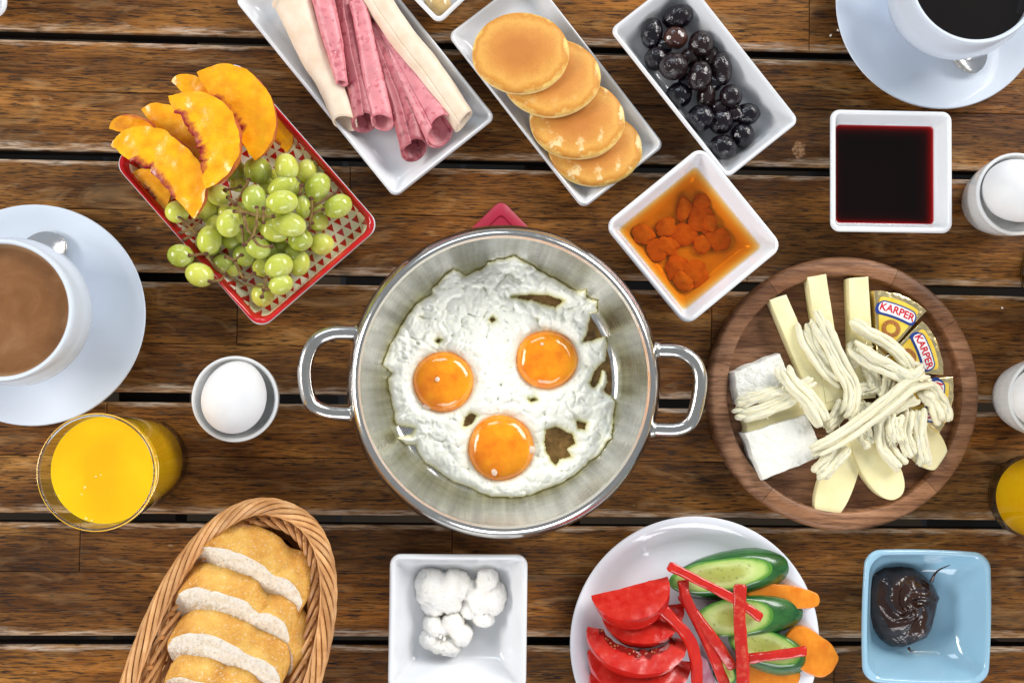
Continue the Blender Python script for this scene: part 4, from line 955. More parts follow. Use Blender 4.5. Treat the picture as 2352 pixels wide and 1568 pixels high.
# foil triangles with their printed labels
def text_mesh(txt, size):
    cu = bpy.data.curves.new('lettering', 'FONT'); cu.body = txt; cu.size = size; cu.align_x = 'CENTER'; cu.align_y = 'CENTER'; cu.offset = size * .022
    ob = bpy.data.objects.new('lettering', cu); C.objects.link(ob); bpy.context.view_layer.update()
    me = bpy.data.meshes.new_from_object(ob.evaluated_get(bpy.context.evaluated_depsgraph_get()))
    V = np.array([v_.co[:] for v_ in me.vertices]); F = [tuple(p.vertices) for p in me.polygons]
    bpy.data.objects.remove(ob); bpy.data.curves.remove(cu); bpy.data.meshes.remove(me); return V, F
def wedge_cheese(apex, c0, c1, z1, label, sade=False):
    A, P0, P1 = [at(*zb(*p), z1)[:2] for p in (apex, c0, c1)]
    a0, a1 = [math.atan2(*(p - A)[::-1]) for p in (P0, P1)]
    if a0 < a1: a0, a1 = a1, a0
    R = (np.linalg.norm(P0 - A) + np.linalg.norm(P1 - A)) / 2; mid = (a0 + a1) / 2; th = .0135
    t = thing('cheese_triangle', label, 'cheese', (A[0], A[1], z1 - th), 'foil wrapped cheese triangles')
    def sector(r0, r1, in_, n=14):
        o = []
        ad = in_ / max(r1, 1e-6)
        o.append(A + r0 * np.array((math.cos(mid), math.sin(mid))))
        for q in np.linspace(a1 + ad, a0 - ad, n): o.append(A + (r1) * np.array((math.cos(q), math.sin(q))))
        return o
    top = sector(.001, R, .0004); V, F = prism(top, th, z1 - .0004, .0009, spread=.0004, wob=.0009, seed=int(R * 1e5), sub=4)
    mk('foil_wrap', V, F, FOIL, t, sharp=25)
    def flat(name, outline, z, mat, par, h=.00025):
        P = np.array(outline); L = [np.concatenate((P, np.full((len(P), 1), zz)), 1) for zz in (z - h, z)]
        return mk(name, *bridge(L), mat, par, smooth=False)
    # rounded yellow sticker
    sk = []
    rin, rout, da = R * .24, R * .925, (a0 - a1) * .425
    crn = [(rin, -da * .45), (rout, -da), (rout, da), (rin, da * .45)]
    raw = [A + rin * np.array((math.cos(mid - da * .8), math.sin(mid - da * .8)))] + [A + rout * np.array((math.cos(mid + q), math.sin(mid + q))) for q in np.linspace(-da, da, 9)] + [A + rin * np.array((math.cos(mid + da * .8), math.sin(mid + da * .8)))]
    raw = np.array(raw); den = []
    for i in range(len(raw)):
        for s_ in np.arange(8) / 8: den.append(raw[i] + (raw[(i + 1) % len(raw)] - raw[i]) * s_)
    den = np.array(den)
    for _ in range(14): den = .5 * den + .25 * (np.roll(den, 1, 0) + np.roll(den, -1, 0))
    st = flat('label_sticker', den, z1 + .0004, YELLOW, t)
    up = np.array((math.cos(mid), math.sin(mid))); rt_ = np.array((up[1], -up[0]))
    loc = lambda x, y: A + rt_ * x + up * y
    def pill(hx, hy, cx, cy): return [loc(cx + p[0], cy + p[1] - (p[0] ** 2) * 6) for p in rrect(hx, hy, hy * .85, nc=6, ns=10)]
    cy = R * .775; flat('logo_shadow', pill(R * .285, R * .088, -R * .008, cy - R * .018), z1 + .0007, LBLUE, st); flat('logo_border', pill(R * .275, R * .092, 0, cy), z1 + .00085, LBLUE, st); flat('logo_plate', pill(R * .255, R * .074, 0, cy), z1 + .0011, LWHITE, st)
    V, F = text_mesh('KARPER', R * .138); V2 = np.array([(*loc(p[0] , cy + p[1] - p[0] ** 2 * 6), z1 + .0013) for p in V]); mk('lettering', V2, F, LRED, st, smooth=False)
    ring = [np.array([(*loc(r_ * math.cos(q) * 1.12, R * .53 + r_ * math.sin(q)), z1 + .0007) for q in np.linspace(0, 2 * math.pi, 32, endpoint=False)]) for r_ in (R * .062, R * .115)]
    mk('bagel_picture', *bridge(ring, False, False), BAGEL, st, smooth=False)
    if sade:
        arc = [loc(R * .185 * math.cos(q), R * .24 + R * .17 * math.sin(q)) for q in np.linspace(math.radians(28), math.radians(152), 20)] + [loc(-R * .10, R * .245), loc(R * .10, R * .245)]
        flat('navy_patch', arc, z1 + .0007, LBLUE, st)
        V, F = text_mesh('sade', R * .125); mk('lettering', np.array([(*loc(p[0], R * .335 + p[1]), z1 + .0010) for p in V]), F, LWHITE, st, smooth=False)
wedge_cheese((912, 632), (890, 228), (1165, 352), BZ + .0140, 'foil cheese triangle showing its whole yellow label beside a stick', True)
wedge_cheese((885, 660), (1142, 398), (1268, 682), BZ + .0140, 'foil cheese triangle half covered between two other triangles')
wedge_cheese((905, 735), (1302, 684), (1245, 992), BZ + .0140, 'foil cheese triangle mostly hidden under string cheese')
# ------------------------------------------------------------------ peach slices
def wedge(e0, e1, side, z, depth, ang, tilt, pit=(.36, .50), seed=0, rough=.0012, push=0.0, torn=0.0, zm=None):
    """fruit wedge: e0,e1 ends of the cut face (picture units), side=+1/-1 which side the skin lies,
    depth = radius in picture units, ang = wedge angle, tilt raises the skin edge"""
    z0, z1_ = (z, z) if np.isscalar(z) else z
    a, b = at(*e0, z0), at(*e1, z1_); X = b - a; A = np.linalg.norm(X) / 2; X /= 2 * A; depth, sh = depth * (1 + push), depth * push
    Yd = np.cross((0, 0, 1), X) * side; Yd /= np.linalg.norm(Yd); Zd = np.cross(X, Yd) * side
    ct, st = math.cos(tilt), math.sin(tilt); Y2 = Yd * ct + Zd * st; Z2 = -Yd * st + Zd * ct
    R = rm(depth, (z0 + z1_) / 2); na, nr, nf = 58, 10, 10
    s = np.sin(np.linspace(-math.pi / 2, math.pi / 2, na)) * .995
    ro = R * np.sqrt(1 - s ** 2) ** .9; ri = np.where(np.abs(s) < pit[1], R * pit[0] * np.sqrt(np.clip(1 - (s / pit[1]) ** 2, 0, 1)), 0)
    jag = 1 + .25 * fbm(np.stack((s * 9, np.full(na, seed * 3.1), np.zeros(na)), 1), 3, seed); ri = ri * jag
    ri = ri + np.where(np.abs(s) < pit[1] * 1.2, torn * R * np.clip(fbm(np.stack((s * 26, np.full(na, seed * 1.7), np.zeros(na)), 1), 2, seed + 3), 0, 1), 0); ri = np.minimum(ri, ro * .9)
    V, mi, F, pa = [], [], [], []
    def grid(fun, n1, n2, m_, flip):
        o = len(V)
        for i in range(n1):
            for j in range(n2): p, q = fun(i, j); V.append(p); pa.append(q)
        for i in range(n1 - 1):
            for j in range(n2 - 1):
                k = o + i * n2 + j; f = (k, k + 1, k + n2 + 1, k + n2); F.append(f[::-1] if flip else f); mi.append(m_)
    def pt(i, r, f): return (s[i] * A, r * math.cos(f), -r * math.sin(f))
    fl = side < 0
    def face(f): 
        def g(i, j):
            t = j / (nr - 1); r = ri[i] + (ro[i] - ri[i]) * t
            pq = max(0, 1 - (r - ri[i]) / (R * .48)) * (1 if abs(s[i]) < pit[1] * 1.15 else .55)
            return pt(i, r, f), pq
        return g
    grid(face(0), na, nr, 0, fl); grid(face(ang), na, nr, 0, not fl)
    grid(lambda i, j: (pt(i, ro[i], ang * j / (nf - 1)), 0.0), na, nf, 1, not fl)
    grid(lambda i, j: (pt(i, ri[i], ang * j / (nf - 1)), 1.0), na, nf, 0, fl)
    V = np.array(V); V = V + rough * np.stack([fbm(V * 130 + 7 * k, 3, seed + k) for k in range(3)], 1)
    V = (a + b) / 2 - Yd * rm(sh, (z0 + z1_) / 2) + V[:, :1] * X + V[:, 1:2] * Y2 + V[:, 2:] * Z2
    if zm is not None: V[:, 2] = np.maximum(V[:, 2], zm)
    return V, F, mi, pa
TZ = .0066
def peach(lab, *a, **k):
    k.setdefault('pit', (.07, .42)); k.setdefault('torn', .14); k.setdefault('push', .26)
    V, F, mi, pa = wedge(*a, zm=TZ, **k)
    mk('peach_slice', V, F, [PEACH, PSKIN], label=lab, cat='peach slice', group='peach slices on the fruit tray', mi=mi, attrs={'pit': pa}, sharp=35)
peach('small peach slice lying by the printed tray wall', (598, 290), (668, 342), 1, .016, 46, .9, .2, seed=8)
peach('peach slice with red skin edge sticking out past the tray corner', (256, 284), (372, 330), 1, .034, 40, .9, .62, seed=2)
peach('torn lower peach piece under the glossy slice at the tray edge', (306, 395), (384, 476), 1, .018, 42, .8, .1, seed=7)
peach('shaded peach slice standing behind the red-edged one', (338, 240), (452, 420), 1, .030, 66, .8, .15, seed=3)
peach('peach slice tip behind the two tallest slices', (400, 178), (540, 300), 1, .036, 46, .9, .25, seed=5)
peach('glossy peach slice with torn red pit edge next to the grapes', (268, 312), (462, 484), 1, .045, 88, .75, .18, seed=1, pit=(.10, .45), rough=.0018)
peach('large peach slice overlapping the tray end', (471, 156), (604, 356), 1, .044, 90, .75, .14, seed=6)
peach('topmost peach slice with long red pit edge', (412, 212), (498, 424), 1, .056, 97, .75, .16, seed=4, pit=(.12, .62), rough=.0018)

# ------------------------------------------------------------------ grapes
bunch = thing('grape_bunch', 'bunch of green grapes on brown twigs spilling over the tray', 'grapes', at(560, 540, .008))
GR = [(600, 1090, 40, 60, 80, 0), (745, 660, 62, 66, 0, 0), (640, 950, 62, 60, 0, 0), (770, 880, 60, 58, 0, 0), (900, 880, 64, 60, 0, 0), (1060, 1110, 60, 56, 0, 0), (780, 1010, 58, 56, 0, 0), (1060, 760, 62, 60, 0, 0), (940, 1090, 58, 60, 0, 0), (580, 868, 70, 68, 0, 0), (690, 885, 48, 46, 0, 0), (760, 720, 50, 50, 0, 0), (925, 735, 52, 46, 30, 0), (965, 672, 34, 30, 0, 0), (1205, 935, 56, 54, 20, 0), (1190, 870, 46, 44, 0, 0),
      (840, 950, 52, 48, 0, 0), (985, 1070, 56, 44, 0, 0), (895, 1185, 56, 56, 0, 0), (795, 1122, 68, 60, 20, 0), (675, 1168, 62, 54, 0, 0), (728, 1200, 44, 38, 0, 0), (725, 1038, 58, 50, 0, 0),
      (895, 1340, 64, 66, 0, 0), (1120, 850, 42, 66, 0, 1), (1225, 1058, 66, 62, 0, 0), (1100, 1165, 58, 72, 10, 0), (1140, 655, 58, 70, 10, 0), (868, 650, 79, 74, 20, 1), (650, 786, 64, 58, 20, 1), (420, 880, 66, 62, 0, 1),
      (960, 985, 84, 62, 15, 1), (1105, 1035, 68, 62, 0, 1), (995, 1282, 70, 58, -20, 1), (870, 1080, 72, 60, 20, 1), (1027, 633, 66, 80, -15, 2), (1200, 742, 68, 84, 25, 1), (1312, 848, 82, 66, -25, 1),
      (848, 806, 68, 78, 0, 2), (600, 1036, 68, 84, 10, 1), (440, 1122, 74, 63, 10, 1), (545, 1228, 80, 66, 20, 1), (985, 1182, 82, 70, -35, 1), (1005, 738, 88, 58, -30, 2), (712, 942, 72, 80, 20, 2), (1040, 948, 98, 68, 12, 2), (1002, 825, 90, 66, -8, 3)]
ZL = (.0165, .0275, .0375, .0480)
gpos = []
for k, (x, y, a, b, an, lv) in enumerate(GR):
    z = ZL[lv]; p = at(*zt(x, y), z); a, b = rm(a * .4141, z), rm(b * .4141, z)
    if lv == 0: z = max(z, min(b, a) + .0072); p[2] = z
    an = -math.radians(an); rz_ = min(a, b) * 1.0
    V, F = blob(p, (a, b, rz_), rot_m(0, 0, an), lambda D, k=k: .02 * fbm(D * 1.3 + k, 2, k), 30, 20)
    mk('grape', V, F, GRAPE, bunch); gpos.append(p)
def twig(pts, r0=.0012, r1=.0008, z=None):
    P = [at(*zt(x, y), zz) for x, y, zz in pts]; n = 6 * len(P)
    P = smooth_path(P, n); P = P + .0006 * np.stack([fbm(P * 300 + k * 9, 2, k) for k in range(3)], 1)
    V, F = tube(P, np.linspace(r0, r1, n), 7); mk('twig', V, F, TWIG, bunch)
    for e in (P[0], P[-1]): mk('twig_knot', *blob(e, (.0017, .0015, .0014), None, lambda D: .35 * fbm(D * 2 + e[0] * 900, 2, 3), 10, 8), GTIP, bunch)
for tw in ([(430, 905, .033), (500, 970, .030), (525, 1010, .028)], [(440, 995, .028), (500, 970, .030), (550, 925, .028)], [(455, 1035, .027), (525, 1010, .028), (580, 1110, .030), (640, 1190, .028), (720, 1245, .026), (810, 1285, .024), (980, 1300, .026)],
           [(485, 1120, .033), (580, 1110, .032)], [(600, 1265, .034), (660, 1255, .030), (690, 1225, .027)], [(700, 800, .036), (760, 850, .040), (790, 890, .044)], [(820, 700, .036), (770, 790, .038), (740, 840, .040)], [(690, 760, .033), (770, 740, .034)],
           [(740, 880, .048), (800, 880, .050), (870, 900, .051), (950, 905, .050)], [(860, 850, .051), (865, 900, .051), (850, 990, .050), (800, 1060, .046)], [(790, 900, .049), (820, 990, .049), (890, 1020, .046)], [(840, 1020, .047), (880, 1065, .046), (945, 1070, .045)],
           [(780, 960, .047), (790, 1060, .042)], [(900, 860, .052), (900, 940, .051)], [(1165, 805, .042), (1165, 880, .038), (1155, 970, .034)], [(1290, 775, .032), (1230, 815, .033), (1165, 860, .034)], [(1230, 865, .036), (1175, 890, .036), (1170, 940, .034)],
           [(1110, 735, .040), (1100, 780, .038)], [(690, 1130, .033), (740, 1140, .034), (780, 1120, .034)], [(740, 1150, .033), (770, 1220, .030), (800, 1260, .027)], [(850, 1220, .030), (790, 1255, .028)], [(920, 1240, .033), (900, 1300, .030), (890, 1350, .030)], [(900, 1310, .030), (980, 1310, .030)]):
    twig(tw)

# ------------------------------------------------------------------ rolled cold cuts
zh = zoom(800, 0, 2.0627)
def roll(pts, wd, zc, mat, label, seed, flat=.80, cut=0.6, start=-2.2, tw=0.0):
    n, m = 46, 54; px = [zh(*p) for p in pts]
    P = smooth_path([at(x, y, z) for (x, y), z in zip(px, zc)], n)
    wr = np.interp(np.linspace(0, 1, n), np.linspace(0, 1, len(wd)), [rm(w_ * .297 / 2, zc[0]) for w_ in wd])
    th = start + np.linspace(0, 2 * math.pi * 1.55, m)
    T, S, N = frames(P); V = []
    for k in range(n):
        for j in range(m):
            rr = wr[k] * (1 - .20 * (1 - j / (m - 1)) ** 1.0) * (1 + .03 * math.sin(3 * th[j] + seed) )
            sk = -cut * (.55 + .45 * math.sin(th[j] + tw)) * wr[k] * 2.0 * max(0, (k / (n - 1) - .70) / .30) ** 1.5 * (1 - .25 * j / m)
            V.append(P[k] + S[k] * math.cos(th[j]) * rr + N[k] * math.sin(th[j]) * rr * flat + T[k] * sk)
    V = np.array(V); V = V + .0007 * np.stack([fbm(V * 75 + 3 * q, 2, seed + q) for q in range(3)], 1)
    F = [(k * m + j, k * m + j + 1, (k + 1) * m + j + 1, (k + 1) * m + j) for k in range(n - 1) for j in range(m - 1)]
    o = mk('rolled_slice', V, F, mat, label=label, cat='cold cut', group='rolled cold cuts on the white plate', sharp=0)
    md = o.modifiers.new('thickness', 'SOLIDIFY'); md.thickness = .0013; md.offset = -1
    return o
roll([(560, -60), (615, 0), (760, 380), (900, 650), (1055, 1020)], [300, 290, 215, 175, 158], [.024, .024, .0215, .0200, .0215], TURKEY, 'cream rolled turkey slice at the plate side nearest the fruit tray', 1, cut=1.0, start=-.6, tw=.5)
roll([(1220, -60), (1270, 0), (1500, 330), (1740, 640), (1965, 975)], [190, 190, 200, 205, 180], [.026, .026, .024, .022, .0215], TURKEY, 'cream rolled turkey slice at the plate side nearest the pancakes', 2, cut=.5, start=-2.4, tw=-1.2)
roll([(1130, -60), (1150, 60), (1230, 200)], [160, 150, 90], [.018, .018, .016], HAM1, 'short tucked pink ham roll mostly hidden between other rolls', 9)
roll([(980, -60), (1000, 0), (1060, 350), (1120, 650), (1178, 1015)], [115, 118, 165, 180, 182], [.021, .021, .0195, .0190, .0225], HAM2, 'dark pink ham roll with wide open end beside the turkey roll', 3, cut=.75, start=-1.8)
roll([(830, -60), (850, 0), (930, 330), (1005, 670)], [160, 160, 135, 66], [.030, .030, .029, .028], HAM1, 'pale pink ham roll narrowing to a small open tip', 4, cut=.9, start=-.9, tw=.6)
roll([(1110, 10), (1150, 150), (1200, 420), (1255, 680), (1330, 1015)], [120, 118, 135, 160, 160], [.026, .026, .0235, .0215, .0225], HAM1, 'pale pink ham roll with a slanted flap in the middle', 5, cut=.95, start=-.7, tw=.4)
roll([(1215, 195), (1290, 360), (1390, 620), (1480, 860), (1572, 1235)], [75, 120, 165, 190, 195], [.020, .020, .0190, .0190, .0225], HAM2, 'long dark pink ham roll reaching farthest down the plate', 6, cut=.8, start=-2.0, tw=-.3)
roll([(1275, 165), (1370, 340), (1500, 560), (1630, 790), (1800, 1100)], [80, 125, 175, 220, 250], [.019, .019, .0195, .0200, .0240], HAM1, 'pink ham cone with wide triangular mouth near the turkey roll', 7, cut=.8, start=-2.3, tw=-.4)

# ------------------------------------------------------------------ pancakes
zp = zoom(1600, 0, 1.96)
def pancake(x, y, a, b, z, tilt, spots, seed, label, az):
    nr, ns_ = 20, 80; c = at(*zp(x, y), z); a, b = rm(a * .3125, z), rm(b * .3125, z); th = np.linspace(0, 2 * math.pi, ns_, endpoint=False)
    wob = 1 + .025 * fbm(np.stack((np.cos(th) * 1.5, np.sin(th) * 1.5, np.full(ns_, seed * 4.0)), 1), 3, seed)
    T = .0078
    prof = [(.93, -T), (.975, -T + .0014), (.997, -T * .62), (1.0, -T * .42), (.993, -T * .22), (.975, -T * .08), (.95, -.0001), (.91, .0003)] + [(r, .0004) for r in np.linspace(.86, .04, 13)]
    L = [np.stack((a * r * np.cos(th) * wob, b * r * np.sin(th) * wob, np.full(ns_, z_)), 1) for r, z_ in prof]
    V, F = bridge(L); q = np.hypot(V[:, 0] / a, V[:, 1] / b)
    mi = []
    for k in range(len(prof) - 1): mi += [1 if 0 < k < 4 else (2 if k == 0 else 0)] * ns_
    mi += [2, 0]
    V[:, 2] += .0007 * fbm(V * 70 + seed, 3, seed) - .0022 * q ** 3
    R = np.array(Matrix.Rotation(tilt, 3, Vector((math.cos(az), math.sin(az), 0))))
    V = V @ R.T + c
    zz = np.clip(q, 0, 1.05)
    sp = np.full(len(V), spots) * np.clip((zz - .25) * 1.6, 0, 1)
    mk('pancake', V, F, [PTOP, PSIDE, PBOT], label=label, cat='pancake', group='pancakes on the white plate', mi=mi, attrs={'edge': zz * .95, 'spots': sp})
AZ = math.radians(-145)
pancake(1240, 1085, 352, 285, .0205, .10, 1.0, 4, 'bottom pancake with pale blotches, lowest in the overlapping row', AZ)
pancake(1108, 868, 356, 300, .0268, .12, .95, 3, 'third pancake from the top with pale spots along its rim', AZ)
pancake(920, 555, 368, 304, .0335, .12, .35, 2, 'browner pancake second in the overlapping row', AZ)
pancake(690, 373, 366, 314, .0395, .10, .0, 1, 'topmost evenly golden pancake lying over the others', AZ)

# ------------------------------------------------------------------ olives
zo = zoom(2200, 0, 2.063)
OL = [(503, 258, 84, 118, 5, 0), (705, 135, 118, 90, -20, 0), (688, 297, 94, 84, 0, 1), (885, 345, 98, 106, 0, 1), (538, 455, 90, 90, 0, 0), (672, 515, 114, 102, -20, 2), (875, 590, 92, 116, 10, 2), (1040, 535, 82, 126, -8, 1), (715, 735, 96, 96, 0, 0), (925, 745, 70, 98, 10, 0),
      (1115, 745, 86, 90, 0, 1), (880, 915, 104, 100, 0, 1), (1040, 940, 94, 102, 10, 0), (1240, 885, 100, 84, -10, 0), (1205, 1050, 90, 92, 0, 0), (1055, 1140, 106, 94, 10, 1), (1020, 835, 66, 66, 0, 0), (800, 450, 78, 74, 0, 0), (960, 440, 70, 80, 10, 0), (780, 640, 76, 70, 0, 0), (1150, 880, 70, 66, 0, 0), (600, 360, 66, 60, 0, 0), (980, 640, 70, 70, 0, 0)]
for k, (x, y, a, b, an, lv) in enumerate(OL):
    z = (.0185, .0225, .0275)[lv]; c = at(*zo(x, y), z); a, b = rm(a * .2969, z) * 1.05, rm(b * .2969, z) * 1.05; rs_ = k * 3.7
    dd = lambda D, k=k: .035 * fbm(D * 1.8 + k * 3, 3, k) + .085 * (np.abs(fbm(D * np.array((3.4, 1.2, 2.0)) + k * 7, 3, k + 40)) - .25)
    V, F = blob(c, (a, b, min(a, b) * .95), rot_m(.2 * math.sin(rs_), .2 * math.cos(rs_), -math.radians(an)), dd, 40, 28)
    lab = 'brownish smooth round olive among the black ones' if k == 2 else 'glossy wrinkled black olive in the deep white dish'
    mk('black_olive', V, F, OLIVE if k != 2 else mat_simple('brown_olive_skin', (.035, .012, .008), (.07, .024, .015), 120, .14, .2, 200, .001, coat=.4), label=lab, cat='olive', group='black olives in the dish', sharp=0)
for (x, y, lab) in ((1006, 8, 'large tan green olive in the small white dish'),):
    mk('green_olive', *blob(at(x, y, .020), (.0098, .0130, .0098), rot_m(0, 0, math.radians(20)), lambda D: .03 * fbm(D * 1.5, 2, 5), 32, 20), GOLIVE, label=lab, cat='olive')

# ------------------------------------------------------------------ curd rosettes
zc_ = zoom(1420, 2040, 3.015)
def rosette(lobes, core, label, seed):
    """piped curd: smooth union of rounded lobes with creases between them"""
    LB = []
    for (x, y, a, b, an, z) in lobes: LB.append((np.array(at(*zc_(x, y), z)[:2]), rm(a * .2032, z) * 1.14, rm(b * .2032, z) * 1.14, -math.radians(an), z))
    zf = .0082
    def hh(P):
        H = np.zeros(len(P)); n3 = np.concatenate((P, np.zeros((len(P), 1))), 1)
        Pw = P + .0016 * np.stack((fbm(n3 * 150, 4, seed, .6), fbm(n3 * 150 + 5, 4, seed + 1, .6)), 1)
        for (c, a, b, an, z) in LB:
            q = Pw - c; u_ = (q[:, 0] * math.cos(an) + q[:, 1] * math.sin(an)) / a; v_ = (-q[:, 0] * math.sin(an) + q[:, 1] * math.cos(an)) / b
            top = z - zf + min(a, b) * .55
            H = H + (top * np.clip(1 - (u_ ** 2 + v_ ** 2), 0, 1) ** .5) ** 6
        return H ** (1 / 6)
    lo_ = np.min([c - max(a, b) for c, a, b, _, _ in LB], 0) - .002; hi_ = np.max([c + max(a, b) for c, a, b, _, _ in LB], 0) + .002
    def zf_(P, d):
        n3 = np.concatenate((P, np.zeros((len(P), 1))), 1); return zf + hh(P) + .0009 * fbm(n3 * 240, 4, seed + 3, .65) - .0012 * np.clip(fbm(n3 * 300 + 3, 2, seed + 6) - .45, 0, 1) * 3 + .0003 * fbm(n3 * 900, 2, seed + 4)
    V, F, _ = hfield(lo_[0], hi_[0], lo_[1], hi_[1], .00045, lambda P: np.where(hh(P) > .0030, .01, -.01), zf_, lambda P: np.full(len(P), zf))
    mk('curd_rosette', V, F, CURD, label=label, cat='cheese', group='curd cheese rosettes', sharp=0)
rosette([(600, 480, 185, 170, 30, .021), (870, 490, 165, 175, -20, .022), (620, 710, 140, 120, 10, .018), (820, 690, 140, 120, 0, .019), (730, 590, 160, 150, 0, .022), (540, 580, 120, 120, 0, .019)], (720, 560, 250), 'widest white curd rosette in the square bowl corner', 10)
rosette([(1225, 430, 125, 135, 20, .021), (1020, 550, 100, 130, 0, .019), (1320, 640, 130, 170, 10, .021), (1185, 830, 125, 125, 0, .018), (1020, 750, 105, 115, -20, .018), (1160, 630, 150, 160, 0, .022)], (1180, 630, 230), 'white curd rosette with petal-like lobes along the bowl wall', 20)
rosette([(610, 930, 112, 112, 0, .020), (840, 900, 128, 115, -20, .021), (945, 1050, 105, 130, 20, .020), (800, 1190, 118, 92, 0, .018), (575, 1085, 115, 115, 0, .018), (670, 1150, 110, 95, 0, .019), (900, 1000, 110, 110, 0, .021), (700, 985, 110, 80, 0, .021), (810, 1130, 80, 70, 0, .019), (740, 1070, 120, 110, 0, .013), (745, 1085, 22, 26, 0, .027), (700, 1060, 18, 22, 0, .027)], (760, 1040, 250), 'white curd rosette with an open hollow centre', 30)

# ------------------------------------------------------------------ chocolate spread
zk = zoom(3180, 2020, 2.903)
co_ = [(245, 560), (290, 400), (430, 325), (620, 308), (760, 340), (880, 420), (960, 500), (1010, 600), (1035, 640), (1010, 720), (985, 860), (940, 1010), (890, 1100), (760, 1150), (640, 1200), (520, 1195), (400, 1120), (310, 980), (255, 830)]
cw = np.array([at(*zk(*p), .018)[:2] for p in co_]); ccx = np.array(at(*zk(640, 760), .02)[:2])
def c_h(P, d):
    q = P - ccx; r = np.hypot(q[:, 0], q[:, 1]); th = np.arctan2(q[:, 1], q[:, 0]); n3 = np.concatenate((P, np.zeros((len(P), 1))), 1)
    base = .0170 * np.sqrt(np.clip(1 - (1 - np.clip(d / .017, 0, 1)) ** 2, 0, 1))
    sw = np.sin(4 * th + r * 260 + 2.4 * fbm(n3 * 60, 3, 3)); sw = np.sign(sw) * np.abs(sw) ** .7
    amp = np.clip(r / .010, .15, 1) * np.clip(d / .006, 0, 1)
    z = .0083 + base + .0017 * sw * amp + .0014 * fbm(n3 * 140, 3, 9) * amp
    pk = np.exp(-((r - .004) / .0045) ** 2) * np.clip(np.sin(th * 1.0 + r * 300), 0, 1); return z + .0040 * pk
V, F, sd = hfield(*[f for a_, b_ in zip(cw.min(0) - .001, cw.max(0) + .001) for f in (a_, b_)], .0005, lambda P: sdist(P, rough_poly(cw, .0006, 4, 5)), c_h, lambda P: np.full(len(P), .0083))
choc = thing('chocolate_spread', 'swirled glossy dollop of dark chocolate spread in blue bowl', 'chocolate', (ccx[0], ccx[1], .0083))
mk('dollop', V, F, CHOC, choc, sharp=0)
mk('tail', *tube([at(*zk(x, y), z) for x, y, z in ((910, 460, .0185), (945, 380, .022), (1010, 325, .026), (1112, 282, .031))], [.0014, .0009, .0006, .0003], 8, n=20), CHOC, choc)
mk('tail', *tube([at(*zk(x, y), z) for x, y, z in ((660, 1180, .014), (680, 1215, .016), (720, 1216, .018))], [.0012, .0007, .0004], 8, n=12), CHOC, choc)
# ------------------------------------------------------------------ bread basket
Ex, Ea, Eb = (507, 1562), 418, 210
zrim = .062
bc_ = at(*Ex, zrim)[:2]; ax = at(Ex[0] - .35 * 100, Ex[1] + .937 * 100, zrim)[:2] - bc_; ax /= np.linalg.norm(ax); ay = np.array((-ax[1], ax[0]))
A_, B_ = rm(Ea, zrim) - .0045, rm(Eb, zrim) - .0045
def oval_pt(t, da, z): 
    c_, s_ = np.cos(t), np.sin(t); e = 2 / 2.25
    x = (A_ + da) * np.sign(c_) * np.abs(c_) ** e; y = (B_ + da) * np.sign(s_) * np.abs(s_) ** e
    return np.stack((bc_[0] + x * ax[0] + y * ay[0], bc_[1] + x * ax[1] + y * ay[1], np.broadcast_to(z, x.shape)), -1)
basket = thing('bread_basket', 'oval wicker basket of golden cane holding sliced white bread', 'basket', (*bc_, .0005))
T_ = np.linspace(0, 2 * math.pi, 420, endpoint=False)
# rolled border: strands wound round the rim
for k in range(8):
    ps = 2 * math.pi * k / 8 + 6 * T_ * 1.0
    P = oval_pt(T_, 0, 0); dn = oval_pt(T_, .001, 0) - P; dn /= np.linalg.norm(dn, axis=1)[:, None]
    P = P + dn * (.0048 * np.cos(ps))[:, None]; P[:, 2] = zrim - .0050 + .0045 * np.sin(ps)
    mk('border_strand', *sweep(P, circ(7), .00158, closed=True), CANE, basket)
for k in range(5):                                   # inner slanting strands below the border
    ps = 2 * math.pi * k / 5 - 9 * T_
    P = oval_pt(T_, -.0105, 0); dn = oval_pt(T_, .001, 0) - oval_pt(T_, 0, 0); dn /= np.linalg.norm(dn, axis=1)[:, None]
    P = P + dn * (.0042 * np.cos(ps))[:, None]; P[:, 2] = zrim - .0165 + .0062 * np.sin(ps)
    mk('slanting_strand', *sweep(P, circ(7), .0016, closed=True), CANE, basket)
NS = 44
for lv in range(9):
    z = .0045 + lv * .0046; da = -.026 + .0155 * (z / .05)
    P = oval_pt(T_, da, z); dn = oval_pt(T_, da + .001, z) - P
    P = P + dn * 1.0 * (1.15 * np.sin(T_ * NS / 2 + (lv % 2) * math.pi))[:, None]
    mk('weaver', *sweep(P, circ(6), .0019, closed=True), CANE, basket)
for k in range(NS):
    t = np.array((2 * math.pi * (k + .5) / NS,)); zz = np.linspace(.003, zrim - .008, 9)
    P = np.concatenate([oval_pt(t, -.026 + .0155 * (z / .05), z) for z in zz]); mk('stake', *tube(P, .0014, 6), CANE, basket)
for j in range(15):
    f = 1 - j / 15.0; P = oval_pt(T_[::3], 0, .0032); cxy = np.array((*bc_, .0032)); P = cxy + (oval_pt(T_[::3], -.027, .0032) - cxy) * np.array((f, f, 1)); P[:, 2] = .0032 + .0008 * np.sin(T_[::3] * NS / 2 + (j % 2) * math.pi)
    mk('floor_weaver', *sweep(P, circ(5), .0021, closed=True), CANE, basket)
for k in range(9):
    o = (k - 4) * .014; L = math.sqrt(max(0, 1 - (o / (B_ - .02)) ** 2)) * (A_ - .03)
    P = [np.array((*(bc_ + ay * o + ax * s_), .0022)) for s_ in np.linspace(-L, L, 8)]; mk('floor_stake', *tube(P, .0015, 6), CANE, basket)

